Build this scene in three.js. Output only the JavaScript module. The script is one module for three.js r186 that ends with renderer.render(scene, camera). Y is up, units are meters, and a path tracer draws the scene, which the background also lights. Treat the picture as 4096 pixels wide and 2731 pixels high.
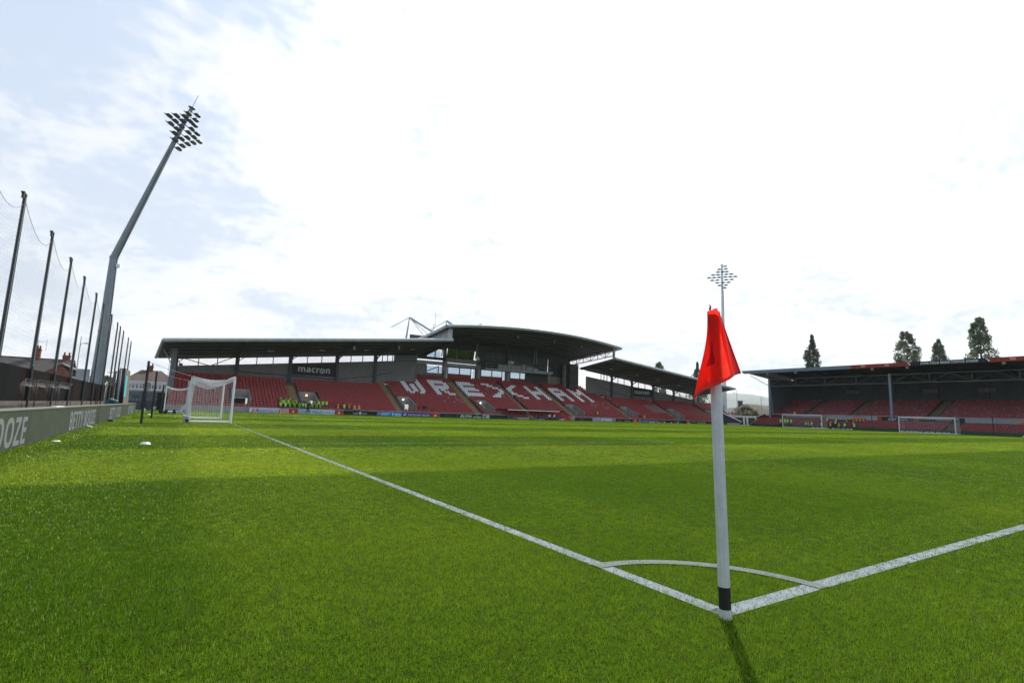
import * as THREE from 'three';
import { ImprovedNoise } from 'three/addons/math/ImprovedNoise.js';
import { MarchingCubes } from 'three/addons/objects/MarchingCubes.js';
import { mergeGeometries } from 'three/addons/utils/BufferGeometryUtils.js';

// ---------------------------------------------------------------- camera, sky, sun, exposure
const scene = new THREE.Scene();
const camera = new THREE.PerspectiveCamera(66.53, 1024 / 682, 0.05, 9000);
{
  const yaw = THREE.MathUtils.degToRad(32.60), pitch = THREE.MathUtils.degToRad(7.774), roll = THREE.MathUtils.degToRad(1.914);
  const f = new THREE.Vector3(Math.sin(yaw) * Math.cos(pitch), Math.sin(pitch), -Math.cos(yaw) * Math.cos(pitch));
  const r = new THREE.Vector3(Math.cos(yaw), 0, Math.sin(yaw)), u = new THREE.Vector3().crossVectors(r, f);
  const r2 = r.clone().multiplyScalar(Math.cos(roll)).addScaledVector(u, Math.sin(roll));
  const u2 = u.clone().multiplyScalar(Math.cos(roll)).addScaledVector(r, -Math.sin(roll));
  camera.position.set(-2.691, 1.09, 1.914);
  camera.quaternion.setFromRotationMatrix(new THREE.Matrix4().makeBasis(r2, u2, f.clone().negate()));
}
const renderer = new THREE.WebGLRenderer({ antialias: true });
renderer.setSize(1024, 682);
renderer.toneMapping = THREE.LinearToneMapping;
renderer.toneMappingExposure = 1.36;
renderer.shadowMap.enabled = true;

const SUN_EL = THREE.MathUtils.degToRad(42), SUN_AZ = THREE.MathUtils.degToRad(43.7);
const SUN = new THREE.Vector3(Math.cos(SUN_EL) * Math.cos(SUN_AZ), Math.sin(SUN_EL), -Math.cos(SUN_EL) * Math.sin(SUN_AZ));
const sun = new THREE.DirectionalLight(new THREE.Color(1.0, 0.95, 0.84), 5.0);
sun.position.copy(SUN).multiplyScalar(200).add(new THREE.Vector3(45, 0, -35));
sun.target.position.set(45, 0, -35);
sun.castShadow = true; sun.shadow.radius = 2.2; sun.shadow.mapSize.set(4096, 4096);
Object.assign(sun.shadow.camera, { left: -110, right: 110, top: 110, bottom: -110, near: 1, far: 500 });
scene.add(sun, sun.target);

const noise = new ImprovedNoise();
const clamp = (x, a = 0, b = 1) => Math.min(b, Math.max(a, x));
const sstep = (a, b, x) => { const t = clamp((x - a) / (b - a)); return t * t * (3 - 2 * t); };
const mix = (a, b, t) => a + (b - a) * t;
function fbm(x, y, z, n = 5) { let s = 0, a = 0.5, t = 0; for (let i = 0; i < n; i++) { s += a * noise.noise(x, y, z); t += a; x = x * 2.03 + 7.1; y = y * 2.03 + 3.7; z = z * 2.03 + 1.3; a *= 0.5; } return 0.5 + 0.5 * s / t * 1.6; }
{ // thin broken cloud in front of the sun, blue gaps away from it; the same recipe all round
  const W = 2048, H = 1024, px = new Float32Array(W * H * 4);
  for (let j = 0; j < H; j++) {
    const el = ((j + 0.5) / H - 0.5) * Math.PI, y = Math.sin(el), c = Math.cos(el);
    for (let i = 0; i < W; i++) {
      const o = (j * W + i) * 4; px[o + 3] = 1;
      if (y < -0.03) { px[o] = 0.22; px[o + 1] = 0.24; px[o + 2] = 0.25; continue; }
      const az = ((i + 0.5) / W - 0.5) * 2 * Math.PI, x = c * Math.cos(az), z = c * Math.sin(az);
      const ang = Math.acos(clamp(x * SUN.x + y * SUN.y + z * SUN.z, -1, 1));
      const h = Math.pow(clamp(el / 1.5), 0.5);
      const q = 1 / (Math.max(y, 0) + 0.16), u = x * q * 2.3 + 7.9, v = z * q * 2.3 + 1.2;
      const wx = fbm(u * 0.8, v * 0.8, 2.2, 2) - 0.5, wy = fbm(u * 0.8 + 5, v * 0.8, 8.2, 2) - 0.5;
      const big = fbm(u * 0.55 + wx * 0.6, v * 0.55 + wy * 0.6, 0.4, 3);
      const fine = fbm(u * 2.3 + wx * 1.7, v * 2.3 + wy * 1.7, 5.7, 5);
      const wisp = fbm(u * 9.5 + wx * 3 + wy, v * 9.5 - wx * 2, 3.3, 4);
      const cover = sstep(0.40, 0.74, big * 0.74 + fine * 0.40 + wisp * 0.42 - 0.385 + 0.10 * (1 - h) + 0.62 * Math.exp(-ang / 0.52));
      const thick = sstep(0.42, 0.66, fine * 0.45 + big * 0.1 + wisp * 0.5) * clamp(ang / 0.9 - 0.15, 0, 1);
      const glow = 0.9 * Math.exp(-ang / 0.30) + 0.31 * Math.exp(-ang / 0.8);
      const sky = [mix(0.84, 0.34, h), mix(0.89, 0.50, h), mix(0.95, 0.77, h)];
      const hz = 0.32 * Math.exp(-Math.max(el, 0) / 0.2), cl = [0.88 + hz - 0.17 * thick, 0.90 + hz - 0.135 * thick, 0.925 + hz - 0.09 * thick];
      for (let k = 0; k < 3; k++) px[o + k] = 0.725 * (mix(sky[k], cl[k], cover) + glow * [1.0, 0.985, 0.95][k] * (0.82 + 0.18 * cover));
    }
  }
  const t = new THREE.DataTexture(px, W, H, THREE.RGBAFormat, THREE.FloatType);
  t.mapping = THREE.EquirectangularReflectionMapping; t.magFilter = t.minFilter = THREE.LinearFilter; t.needsUpdate = true;
  scene.background = t; scene.environment = t;
}

// ---------------------------------------------------------------- helpers
function rng(seed) { let s = seed >>> 0; return () => { s = (s + 0x6d2b79f5) | 0; let t = Math.imul(s ^ (s >>> 15), 1 | s); t = (t + Math.imul(t ^ (t >>> 7), 61 | t)) ^ t; return ((t ^ (t >>> 14)) >>> 0) / 4294967296; }; }
const V = (x, y, z) => new THREE.Vector3(x, y, z);
const sub = (a, b) => [a[0] - b[0], a[1] - b[1], a[2] - b[2]], addv = (a, b, s = 1) => [a[0] + b[0] * s, a[1] + b[1] * s, a[2] + b[2] * s];
const cross = (a, b) => [a[1] * b[2] - a[2] * b[1], a[2] * b[0] - a[0] * b[2], a[0] * b[1] - a[1] * b[0]];
const dot = (a, b) => a[0] * b[0] + a[1] * b[1] + a[2] * b[2], len = (a) => Math.hypot(...a), nrm = (a) => { const l = len(a) || 1; return [a[0] / l, a[1] / l, a[2] / l]; };
const lerp3 = (a, b, t) => [mix(a[0], b[0], t), mix(a[1], b[1], t), mix(a[2], b[2], t)];
class Geo { // collects faces; uv in metres
  constructor() { this.P = []; this.N = []; this.U = []; this.I = []; this.C = null; }
  vert(p, n, u) { this.P.push(p[0], p[1], p[2]); this.N.push(n[0], n[1], n[2]); this.U.push(u[0], u[1]); return this.P.length / 3 - 1; }
  face(ps, uvs, n) {
    n = n || nrm(cross(sub(ps[1], ps[0]), sub(ps[2], ps[0])));
    const a = n.map(Math.abs), ax = a[1] >= a[0] && a[1] >= a[2] ? 1 : a[0] >= a[2] ? 0 : 2;
    const id = ps.map((p, k) => this.vert(p, n, uvs ? uvs[k] : ax === 1 ? [p[0], p[2]] : ax === 0 ? [p[2], p[1]] : [p[0], p[1]]));
    for (let k = 2; k < ps.length; k++) this.I.push(id[0], id[k - 1], id[k]);
    return this;
  }
  hex(p) { // p[0..3] one face, p[4..7] the opposite one
    const c = p.reduce((s, q) => addv(s, q), [0, 0, 0]).map((x) => x / 8);
    for (const f of [[0, 1, 2, 3], [4, 5, 6, 7], [0, 1, 5, 4], [1, 2, 6, 5], [2, 3, 7, 6], [3, 0, 4, 7]]) {
      let q = f.map((k) => p[k]);
      const n = cross(sub(q[1], q[0]), sub(q[2], q[0])), m = q.reduce((s, v) => addv(s, v), [0, 0, 0]).map((x) => x / 4);
      if (dot(n, sub(m, c)) < 0) q = q.reverse();
      this.face(q);
    }
    return this;
  }
  box(x0, x1, y0, y1, z0, z1) { return this.hex([[x0, y0, z0], [x1, y0, z0], [x1, y0, z1], [x0, y0, z1], [x0, y1, z0], [x1, y1, z0], [x1, y1, z1], [x0, y1, z1]]); }
  slab(a, b, c, d, t) { return this.hex([a, b, c, d, ...[a, b, c, d].map((p) => addv(p, [0, -t, 0]))]); }   // top corners, thickness downwards
  prism(pts, d) { // convex polygon pushed along d
    const q = pts.map((p) => addv(p, d)), n = cross(sub(pts[1], pts[0]), sub(pts[2], pts[0])), flip = dot(n, d) > 0;
    this.face(flip ? [...pts].reverse() : pts); this.face(flip ? q : [...q].reverse());
    for (let k = 0; k < pts.length; k++) { const l = (k + 1) % pts.length, f = [pts[k], pts[l], q[l], q[k]]; this.face(flip ? f : f.reverse()); }
    return this;
  }
  tube(pts, r, sides = 8, caps = true) {
    const n = pts.length, R = (k) => (Array.isArray(r) ? r[k] : r);
    let t0 = nrm(sub(pts[1], pts[0])), side = nrm(cross(t0, Math.abs(t0[1]) > 0.9 ? [1, 0, 0] : [0, 1, 0])), run = 0, prev = null;
    for (let k = 0; k < n; k++) {
      const t = nrm(sub(pts[Math.min(n - 1, k + 1)], pts[Math.max(0, k - 1)]));
      side = nrm(addv(side, t, -dot(side, t))); const up = cross(side, t);
      if (k) run += len(sub(pts[k], pts[k - 1]));
      const ring = [];
      for (let s = 0; s <= sides; s++) { const a = s / sides * 2 * Math.PI, d = [0, 1, 2].map((m) => side[m] * Math.cos(a) + up[m] * Math.sin(a)); ring.push(this.vert(addv(pts[k], d, R(k)), d, [a * R(k), run])); }
      if (prev) for (let s = 0; s < sides; s++) this.I.push(prev[s], ring[s], prev[s + 1], prev[s + 1], ring[s], ring[s + 1]);
      prev = ring;
      if (caps && (k === 0 || k === n - 1)) { const m = k ? t : t.map((x) => -x), c = this.vert(pts[k], m, [0, 0]), b = ring.map((id) => this.vert(this.P.slice(id * 3, id * 3 + 3), m, [0, 0])); for (let s = 0; s < sides; s++) k ? this.I.push(c, b[s + 1], b[s]) : this.I.push(c, b[s], b[s + 1]); }
    }
    return this;
  }
  rod(a, b, r, sides = 6) { return this.tube([a, b], r, sides); }
  bar(a, b, w, h = w) { // square bar between two points
    const t = nrm(sub(b, a)), s = nrm(cross(t, Math.abs(t[1]) > 0.95 ? [1, 0, 0] : [0, 1, 0])), u = cross(s, t);
    const c = (p, i, j) => addv(addv(p, s, i * w / 2), u, j * h / 2);
    return this.hex([c(a, -1, -1), c(a, 1, -1), c(a, 1, 1), c(a, -1, 1), c(b, -1, -1), c(b, 1, -1), c(b, 1, 1), c(b, -1, 1)]);
  }
  add(g, m) {
    const h = g.index ? g.toNonIndexed() : g.clone(); if (m) h.applyMatrix4(m);
    const p = h.attributes.position, n = h.attributes.normal, u = h.attributes.uv;
    for (let k = 0; k < p.count; k++) this.I.push(this.vert([p.getX(k), p.getY(k), p.getZ(k)], [n.getX(k), n.getY(k), n.getZ(k)], u ? [u.getX(k), u.getY(k)] : [0, 0]));
    return this;
  }
  tint(c) { this.C = this.C || []; const n = this.P.length / 3; while (this.C.length / 3 < n) this.C.push(c[0], c[1], c[2]); return this; }
  done(base) {
    const g = new THREE.BufferGeometry(), P = new Float32Array(this.P);
    if (base) for (let k = 0; k < P.length; k += 3) { P[k] -= base.x; P[k + 1] -= base.y; P[k + 2] -= base.z; }
    g.setAttribute('position', new THREE.BufferAttribute(P, 3)); g.setAttribute('normal', new THREE.BufferAttribute(new Float32Array(this.N), 3)); g.setAttribute('uv', new THREE.BufferAttribute(new Float32Array(this.U), 2));
    if (this.C) g.setAttribute('color', new THREE.BufferAttribute(new Float32Array(this.C), 3));
    g.setIndex(this.I); return g;
  }
}
const geo = () => new Geo();
const used = new Map(), bases = new Map();
function numbered(n) { const k = used.get(n) || 0; used.set(n, k + 1); return k ? `${n}_${String(k).padStart(3, '0')}` : n; }
function shade(m) { m.castShadow = m.receiveShadow = true; return m; }
function tag(o, label, category, group, kind) { if (label) o.userData.label = label; if (category) o.userData.category = category; if (group) o.userData.group = group; if (kind) o.userData.kind = kind; return o; }
// a thing whose parts are given in world coordinates; its Group stands at [x, y, z]
function thing(name, label, category, [x, y, z], group) { const o = new THREE.Group(); o.name = numbered(name); o.position.set(x, y, z); scene.add(o); bases.set(o, V(x, y, z)); return tag(o, label, category, group); }
function part(parent, name, g, material, kind) { const b = bases.get(parent), m = shade(new THREE.Mesh(g instanceof Geo ? g.done(b) : g, material)); m.name = name; parent.add(m); bases.set(m, b); if (kind) m.userData.kind = kind; return m; }
function single(name, label, category, g, material, group) { const m = shade(new THREE.Mesh(g instanceof Geo ? g.done() : g, material)); m.name = numbered(name); scene.add(m); return tag(m, label, category, group); }
function structure(name, g, material, label) { const m = shade(new THREE.Mesh(g instanceof Geo ? g.done() : g, material)); m.name = numbered(name); m.userData.kind = 'structure'; if (label) m.userData.label = label; scene.add(m); bases.set(m, V(0, 0, 0)); return m; }
function copyOf(o, [x, y, z], turn, label, group) { const c = o.clone(); c.name = numbered(o.name.replace(/_\d{3}$/, '')); c.userData = { ...o.userData }; c.position.set(x, y, z); c.rotation.y = turn; scene.add(c); return tag(c, label, null, group); }

const toS = (c) => Math.round(255 * clamp(c <= 0.0031308 ? c * 12.92 : 1.055 * Math.pow(c, 1 / 2.4) - 0.055));
function dataTex(w, h, f, srgb = true, size = 1) { // f(i, j) -> [r, g, b] linear; size in metres per repeat
  const a = new Uint8Array(w * h * 4);
  for (let j = 0; j < h; j++) for (let i = 0; i < w; i++) { const c = f(i, j), o = (j * w + i) * 4; for (let k = 0; k < 3; k++) a[o + k] = srgb ? toS(c[k]) : Math.round(255 * clamp(c[k])); a[o + 3] = 255; }
  const t = new THREE.DataTexture(a, w, h); t.magFilter = THREE.LinearFilter; t.minFilter = THREE.LinearMipmapLinearFilter; t.generateMipmaps = true;
  t.wrapS = t.wrapT = THREE.RepeatWrapping; if (srgb) t.colorSpace = THREE.SRGBColorSpace; t.repeat.set(1 / size, 1 / size); t.needsUpdate = true; return t;
}
const lin = (r, g, b) => new THREE.Color().setRGB(r, g, b);
function mat(c, rough = 0.7, o = {}) { return new THREE.MeshStandardMaterial({ color: lin(...c), roughness: rough, metalness: 0, side: THREE.DoubleSide, ...o }); }
// periodic value noise for tiling textures
function tileNoise(seed, n) { const r = rng(seed), g = Array.from({ length: n * n }, () => r()); return (u, v) => { const x = u * n, y = v * n, i = Math.floor(x), j = Math.floor(y), a = x - i, b = y - j, s = a * a * (3 - 2 * a), t = b * b * (3 - 2 * b), G = (p, q) => g[((q % n + n) % n) * n + ((p % n + n) % n)]; return mix(mix(G(i, j), G(i + 1, j), s), mix(G(i, j + 1), G(i + 1, j + 1), s), t); }; }
function grimeTex(base, seed, amp = 0.25, size = 4, streak = 0) { const a = tileNoise(seed, 6), b = tileNoise(seed + 1, 23), c = tileNoise(seed + 2, 90), d = tileNoise(seed + 3, 64); return dataTex(256, 256, (i, j) => { const u = i / 256, v = j / 256, k = 1 + amp * ((a(u, v) - 0.5) * 0.9 + (b(u, v) - 0.5) * 0.6 + (c(u, v) - 0.5) * 0.5 + streak * (d(u, v * 0.06) - 0.5)); return base.map((x) => x * k); }, true, size); }
const grimeBank = new Map();   // neutral grime images, shared; each material gets its own repeat and colour
function gmat(base, rough, seed, amp = 0.25, size = 4, o = {}, streak = 0) {
  const level = amp < 0.19 ? 0.16 : amp < 0.3 ? 0.25 : 0.38, key = `${level}/${streak}/${seed % 2}`;
  if (!grimeBank.has(key)) grimeBank.set(key, grimeTex([0.8, 0.8, 0.8], 200 + grimeBank.size * 10, level, 1, streak));
  const t = grimeBank.get(key).clone(); t.repeat.set(1 / size, 1 / size); t.offset.set((seed * 0.37) % 1, (seed * 0.61) % 1); t.needsUpdate = true;
  return new THREE.MeshStandardMaterial({ map: t, color: lin(...base.map((c) => c / 0.8)), roughness: rough, side: THREE.DoubleSide, ...o });
}
function canvasTex(w, h, draw) { const c = document.createElement('canvas'); c.width = w; c.height = h; const x = c.getContext('2d'); draw(x, w, h); const t = new THREE.CanvasTexture(c); t.colorSpace = THREE.SRGBColorSpace; t.magFilter = THREE.LinearFilter; return t; }
function fitText(x, s, cx, cy, maxW, px, font = 'bold', fam = 'sans-serif') { x.textAlign = 'center'; x.textBaseline = 'middle'; x.font = `${font} ${px}px ${fam}`; const w = x.measureText(s).width; x.save(); x.translate(cx, cy); x.scale(maxW / w, 1); x.fillText(s, 0, 0); x.restore(); }

const M = {
  white: mat([0.78, 0.79, 0.80], 0.35), whiteRough: mat([0.72, 0.73, 0.74], 0.6), black: mat([0.012, 0.012, 0.013], 0.5), darkMetal: mat([0.03, 0.034, 0.036], 0.5), steel: gmat([0.30, 0.34, 0.37], 0.5, 3, 0.2, 5, { metalness: 0.2 }),
  concrete: gmat([0.30, 0.29, 0.27], 0.9, 11, 0.35, 3), darkConcrete: (() => { const g = gmat([0.09, 0.083, 0.077], 0.95, 17, 0.4, 3); return new THREE.MeshPhysicalMaterial({ map: g.map, color: g.color, roughness: 0.95, specularIntensity: 0.12, side: THREE.DoubleSide }); })(), asphalt: gmat([0.075, 0.075, 0.075], 0.95, 23, 0.3, 4),
  rubber: mat([0.015, 0.015, 0.016], 0.8), glass: new THREE.MeshPhysicalMaterial({ color: lin(0.9, 0.92, 0.94), transmission: 1, roughness: 0.02, thickness: 0, ior: 1.45, side: THREE.DoubleSide }),
};

// ---------------------------------------------------------------- ground, turf, markings
const PW = 68.55, PL = 97.1;     // pitch: x 0..PL along the touchline, z 0..-PW along the goal line
structure('ground', geo().face([[-2500, -0.45, 2500], [7000, -0.45, 2500], [7000, -0.45, -7000], [-2500, -0.45, -7000]]), gmat([0.10, 0.10, 0.09], 0.95, 31, 0.4, 30));
// mowing bands: sheen of the rolled blades painted in as lighter and darker colour
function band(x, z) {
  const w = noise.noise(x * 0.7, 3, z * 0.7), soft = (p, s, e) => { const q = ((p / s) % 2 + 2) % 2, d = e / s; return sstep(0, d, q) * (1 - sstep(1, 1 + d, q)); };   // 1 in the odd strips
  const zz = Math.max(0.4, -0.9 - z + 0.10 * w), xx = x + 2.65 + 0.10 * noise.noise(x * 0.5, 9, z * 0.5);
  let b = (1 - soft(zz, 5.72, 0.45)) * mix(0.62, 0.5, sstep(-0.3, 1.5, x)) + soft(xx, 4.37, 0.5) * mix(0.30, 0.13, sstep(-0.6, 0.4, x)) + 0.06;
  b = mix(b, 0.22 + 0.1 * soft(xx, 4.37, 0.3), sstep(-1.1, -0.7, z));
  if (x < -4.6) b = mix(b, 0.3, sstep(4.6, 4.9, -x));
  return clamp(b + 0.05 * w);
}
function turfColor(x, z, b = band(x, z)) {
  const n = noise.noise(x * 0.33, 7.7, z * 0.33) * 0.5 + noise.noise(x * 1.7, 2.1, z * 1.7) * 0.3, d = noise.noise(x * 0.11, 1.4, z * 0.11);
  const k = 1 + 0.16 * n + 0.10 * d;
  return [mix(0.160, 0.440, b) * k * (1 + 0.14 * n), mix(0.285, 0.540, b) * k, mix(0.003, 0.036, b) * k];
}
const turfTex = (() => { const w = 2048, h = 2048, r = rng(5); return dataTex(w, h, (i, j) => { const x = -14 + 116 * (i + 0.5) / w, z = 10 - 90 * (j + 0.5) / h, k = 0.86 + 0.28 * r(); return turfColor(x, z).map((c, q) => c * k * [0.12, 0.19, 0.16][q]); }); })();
turfTex.wrapS = turfTex.wrapT = THREE.ClampToEdgeWrapping;
const blot = tileNoise(71, 128), turfBump = dataTex(512, 512, (() => { const r = rng(9); return (i, j) => { const v = 0.35 * blot(i / 512, j / 512) + 0.65 * r(); return [v, v, v]; }; })(), false, 1.6);
const turfMat = new THREE.MeshPhysicalMaterial({ map: turfTex, roughness: 1, specularIntensity: 0.1, bumpMap: turfBump, bumpScale: 0.03, side: THREE.DoubleSide });
{
  // map uv: u = (x + 14) / 116, v = (10 - z) / 90 ; the bump repeats in metres through its own transform
  turfBump.repeat.set(116 / 1.6, 90 / 1.6);
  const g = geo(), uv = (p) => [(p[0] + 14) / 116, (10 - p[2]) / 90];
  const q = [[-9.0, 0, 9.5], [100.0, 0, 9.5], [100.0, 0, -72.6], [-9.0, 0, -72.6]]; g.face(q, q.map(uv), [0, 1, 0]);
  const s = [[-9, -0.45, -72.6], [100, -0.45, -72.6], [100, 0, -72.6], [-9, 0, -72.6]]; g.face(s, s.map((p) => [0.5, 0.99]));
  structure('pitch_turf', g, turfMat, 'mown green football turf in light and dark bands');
}
structure('track', geo().box(-30, 130, -0.5, -0.2, -76.2, -72.62), M.asphalt);
structure('side_path', geo().box(-9.2, -5.75, -0.5, 0.012, -72.6, 9.5), M.darkConcrete);

const inLine = (() => { // distance inside a painted marking
  const w = 0.115, segs = [], n = (PW - 7.32) / 2;
  segs.push([0, -w, PL, 0], [0, -PW, PL, -PW + w], [0, -PW, w, 0], [PL - w, -PW, PL, 0]);
  for (const [d, e] of [[16.5, 20.16], [5.5, 9.16]]) for (const s of [0, 1]) {
    const a = s ? PL - d : 0, b = s ? PL : d, x = s ? PL - d : d;
    segs.push([x - w / 2, -PW / 2 - e, x + w / 2, -PW / 2 + e], [a, -PW / 2 - e, b, -PW / 2 - e + w], [a, -PW / 2 + e - w, b, -PW / 2 + e]);
  }
  segs.push([PL / 2 - w / 2, -PW, PL / 2 + w / 2, 0], [10.9, -PW / 2 - 0.12, 11.1, -PW / 2 + 0.12]);
  return { segs, w, hit(x, z) { for (const s of segs) if (x >= s[0] && x <= s[2] && z >= s[1] && z <= s[3]) return 1; const r = Math.hypot(x, z); return x > 0 && z < 0 && r < 1.12 && r > 1.12 - 0.105 ? 2 : 0; } };
})();
const paintMat = new THREE.MeshStandardMaterial({ map: grimeTex([0.14, 0.175, 0.19], 41, 0.3, 1.1), roughness: 0.9, side: THREE.DoubleSide });
{
  const lines = structure('pitch_markings', geo().box(-0.01, -0.009, -0.02, -0.015, -0.01, -0.009), paintMat, 'white painted lines on the turf');
  for (const s of inLine.segs) part(lines, 'painted_line', geo().face([[s[0], 0.004, s[3]], [s[2], 0.004, s[3]], [s[2], 0.004, s[1]], [s[0], 0.004, s[1]]], null, [0, 1, 0]), paintMat);
  const arc = geo(); for (let k = 0; k < 24; k++) { const a = k / 24 * Math.PI / 2, b = (k + 1) / 24 * Math.PI / 2, p = (t, r) => [r * Math.sin(t), 0.008, -r * Math.cos(t)]; arc.face([p(a, 1.015), p(b, 1.015), p(b, 1.12), p(a, 1.12)], null, [0, 1, 0]); }
  part(lines, 'corner_arc', arc, new THREE.MeshStandardMaterial({ map: paintMat.map, color: lin(0.55, 0.62, 0.55), roughness: 0.9, side: THREE.DoubleSide }));
  const circ = geo(); for (let k = 0; k < 72; k++) { const a = k / 36 * Math.PI, b = (k + 1) / 36 * Math.PI, p = (t, r) => [PL / 2 + r * Math.cos(t), 0.008, -PW / 2 + r * Math.sin(t)]; circ.face([p(a, 9.04), p(b, 9.04), p(b, 9.15), p(a, 9.15)], null, [0, 1, 0]); }
  part(lines, 'centre_circle', circ, paintMat);
}
// grass blades: tufts, dense near the corner flag, coarser further off
function tuftGeometry(seed, n, spread, h0, h1, w, segs = 2) {
  const r = rng(seed), g = geo();
  for (let k = 0; k < n; k++) {
    const x = (r() - 0.5) * spread, z = (r() - 0.5) * spread, a = r() * 6.283, h = mix(h0, h1, r()), lean = 0.15 + 0.75 * r() * r(), la = r() * 6.283, bx = Math.cos(a) * w / 2, bz = Math.sin(a) * w / 2;
    const at = (t) => [x + Math.cos(la) * lean * h * t * t, h * t * (1 - 0.25 * lean * t), z + Math.sin(la) * lean * h * t * t];
    const p = at(0), m = at(0.55), e = at(1), nn = nrm([-Math.sin(a) + 0.3 * Math.cos(la), 0.55, Math.cos(a) + 0.3 * Math.sin(la)]);
    const L = (q, s) => [q[0] - bx * s, q[1], q[2] - bz * s], R = (q, s) => [q[0] + bx * s, q[1], q[2] + bz * s];
    g.face([L(p, 1), R(p, 1), R(m, 0.8), L(m, 0.8)], null, nn); g.face([L(m, 0.8), R(m, 0.8), e], null, nn);
  }
  return g.done();
}
const bladeMat = new THREE.MeshPhysicalMaterial({ color: 0xffffff, roughness: 0.46, transmission: 0.6, thickness: 0, ior: 1.36, side: THREE.DoubleSide, specularIntensity: 0.38 });
{
  const r = rng(77), sets = [];
  const dist = (x, z) => Math.hypot(x + 2.69, z - 1.91), inView = (x, z) => { const dx = x + 2.69, dz = z - 1.91, a = Math.atan2(dx, -dz) * 57.3; return a > -18 && a < 84; };
  function spread(name, cell, d0, d1, box, seed, blades, h0, h1, w, extra) {
    for (let variant = 0; variant < 3; variant++) sets.push({ name, g: tuftGeometry(seed + variant, blades, cell * 1.5, h0, h1, w), m: [], c: [] });
    const three = sets.slice(-3), o = new THREE.Matrix4(), q = new THREE.Quaternion(), up = V(0, 1, 0), e = new THREE.Euler();
    for (let x = box[0]; x < box[1]; x += cell) for (let z = box[2]; z < box[3]; z += cell) {
      const X = x + (r() - 0.5) * cell, Z = z + (r() - 0.5) * cell, d = dist(X, Z);
      const soft = d0 > 0 ? 1 + 0.3 * (r() - 0.5) : 1, hard = 1 + 0.3 * (r() - 0.5);
      if (d < d0 * soft || d > d1 * hard || !inView(X, Z) || X < -5.7 || Z > 9 || Z < -72.5) continue;
      const jx = (r() - 0.5) * 0.022, jz = (r() - 0.5) * 0.022, painted = inLine.hit(X + jx, Z + jz);
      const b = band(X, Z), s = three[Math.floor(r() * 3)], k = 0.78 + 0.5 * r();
      // tilt and turn are random; the mowing sheen lies in the tuft colour
      e.set((r() - 0.5) * 0.35, r() * 6.283, (r() - 0.5) * 0.35 ); q.setFromEuler(e);
      const sc = (0.8 + 0.45 * r()) * (painted ? 0.6 : 1);
      o.compose(V(X, 0, Z), q, V(sc, sc, sc)); s.m.push(o.clone());
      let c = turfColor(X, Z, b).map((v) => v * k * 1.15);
      if (r() < 0.03) c = [0.26, 0.25, 0.07]; 
      if (painted) { const f = (painted === 2 ? 0.66 + 0.2 * r() : 0.92 + 0.08 * r()) * (0.9 + 0.2 * noise.noise(X * 3, 5, Z * 3)), dirt = r() < (painted === 2 ? 0.22 : 0.03); if (!dirt) c = [0.17 * f, 0.212 * f, 0.237 * f]; }
      s.c.push(lin(...c));
    }
  }
  spread('near', 0.027, 0, 5.4, [-6, 5, -5.4, 3], 100, 12, 0.011, 0.027, 0.0021);
  spread('mid', 0.052, 5.4, 13, [-6, 12.5, -13.5, 3], 200, 17, 0.012, 0.027, 0.004);
  spread('far', 0.125, 13, 40, [-6, 46, -46, 3], 300, 24, 0.012, 0.027, 0.010);
  spread('distant', 0.31, 40, 125, [-6, 99, -72, 3], 400, 26, 0.014, 0.030, 0.028);
  for (const s of sets) {
    const im = new THREE.InstancedMesh(s.g, bladeMat, s.m.length); s.m.forEach((m, k) => { im.setMatrixAt(k, m); im.setColorAt(k, s.c[k]); });
    im.name = numbered('grass_blades'); shade(im); tag(im, 'short mown green grass blades covering the turf', 'grass', null, 'stuff'); scene.add(im);
  }
  console.log('grass', sets.map((s) => s.m.length).join(' '));
}

// ---------------------------------------------------------------- long arched stand along the far touchline
const RISE = 0.345, DEEP = 0.704, Z0 = -76, rowY = (r) => 0.35 + RISE * r, rowZ = (r) => Z0 - DEEP * r;      // tread height and front edge of a row
const SM = {
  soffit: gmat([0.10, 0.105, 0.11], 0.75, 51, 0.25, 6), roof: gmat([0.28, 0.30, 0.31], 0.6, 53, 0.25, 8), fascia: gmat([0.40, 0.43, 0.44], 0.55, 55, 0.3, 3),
  clad: (() => { const b = dataTex(8, 64, (i, j) => { const v = (j % 16) < 11 ? 1 : 0.2; return [v, v, v]; }, false, 1); return gmat([0.20, 0.205, 0.20], 0.6, 57, 0.16, 5, { bumpMap: b, bumpScale: 0.02 }); })(),
  terrace: gmat([0.13, 0.115, 0.11], 0.9, 59, 0.35, 2.5), yellow: gmat([0.42, 0.27, 0.03], 0.8, 61, 0.4, 1.2), nose: mat([0.55, 0.54, 0.50], 0.8), red: mat([0.29, 0.020, 0.015], 0.42), redDark: mat([0.235, 0.016, 0.013], 0.42), faded: mat([0.26, 0.11, 0.125], 0.5), seatWhite: mat([0.76, 0.79, 0.82], 0.4),
  paintRed: gmat([0.42, 0.022, 0.018], 0.5, 63, 0.2, 3), column: gmat([0.07, 0.075, 0.08], 0.6, 65, 0.2, 3), frame: mat([0.035, 0.038, 0.04], 0.5), opal: new THREE.MeshPhysicalMaterial({ color: lin(0.90, 0.86, 0.84), transmission: 1, roughness: 0.12, thickness: 0, ior: 1.3, side: THREE.DoubleSide }),
  tinted: new THREE.MeshPhysicalMaterial({ color: lin(0.42, 0.50, 0.56), transmission: 1, roughness: 0.03, thickness: 0, ior: 1.5, side: THREE.DoubleSide }),
  mirrorGlass: mat([0.13, 0.14, 0.12], 0.14, { metalness: 0.9 }),
};
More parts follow.
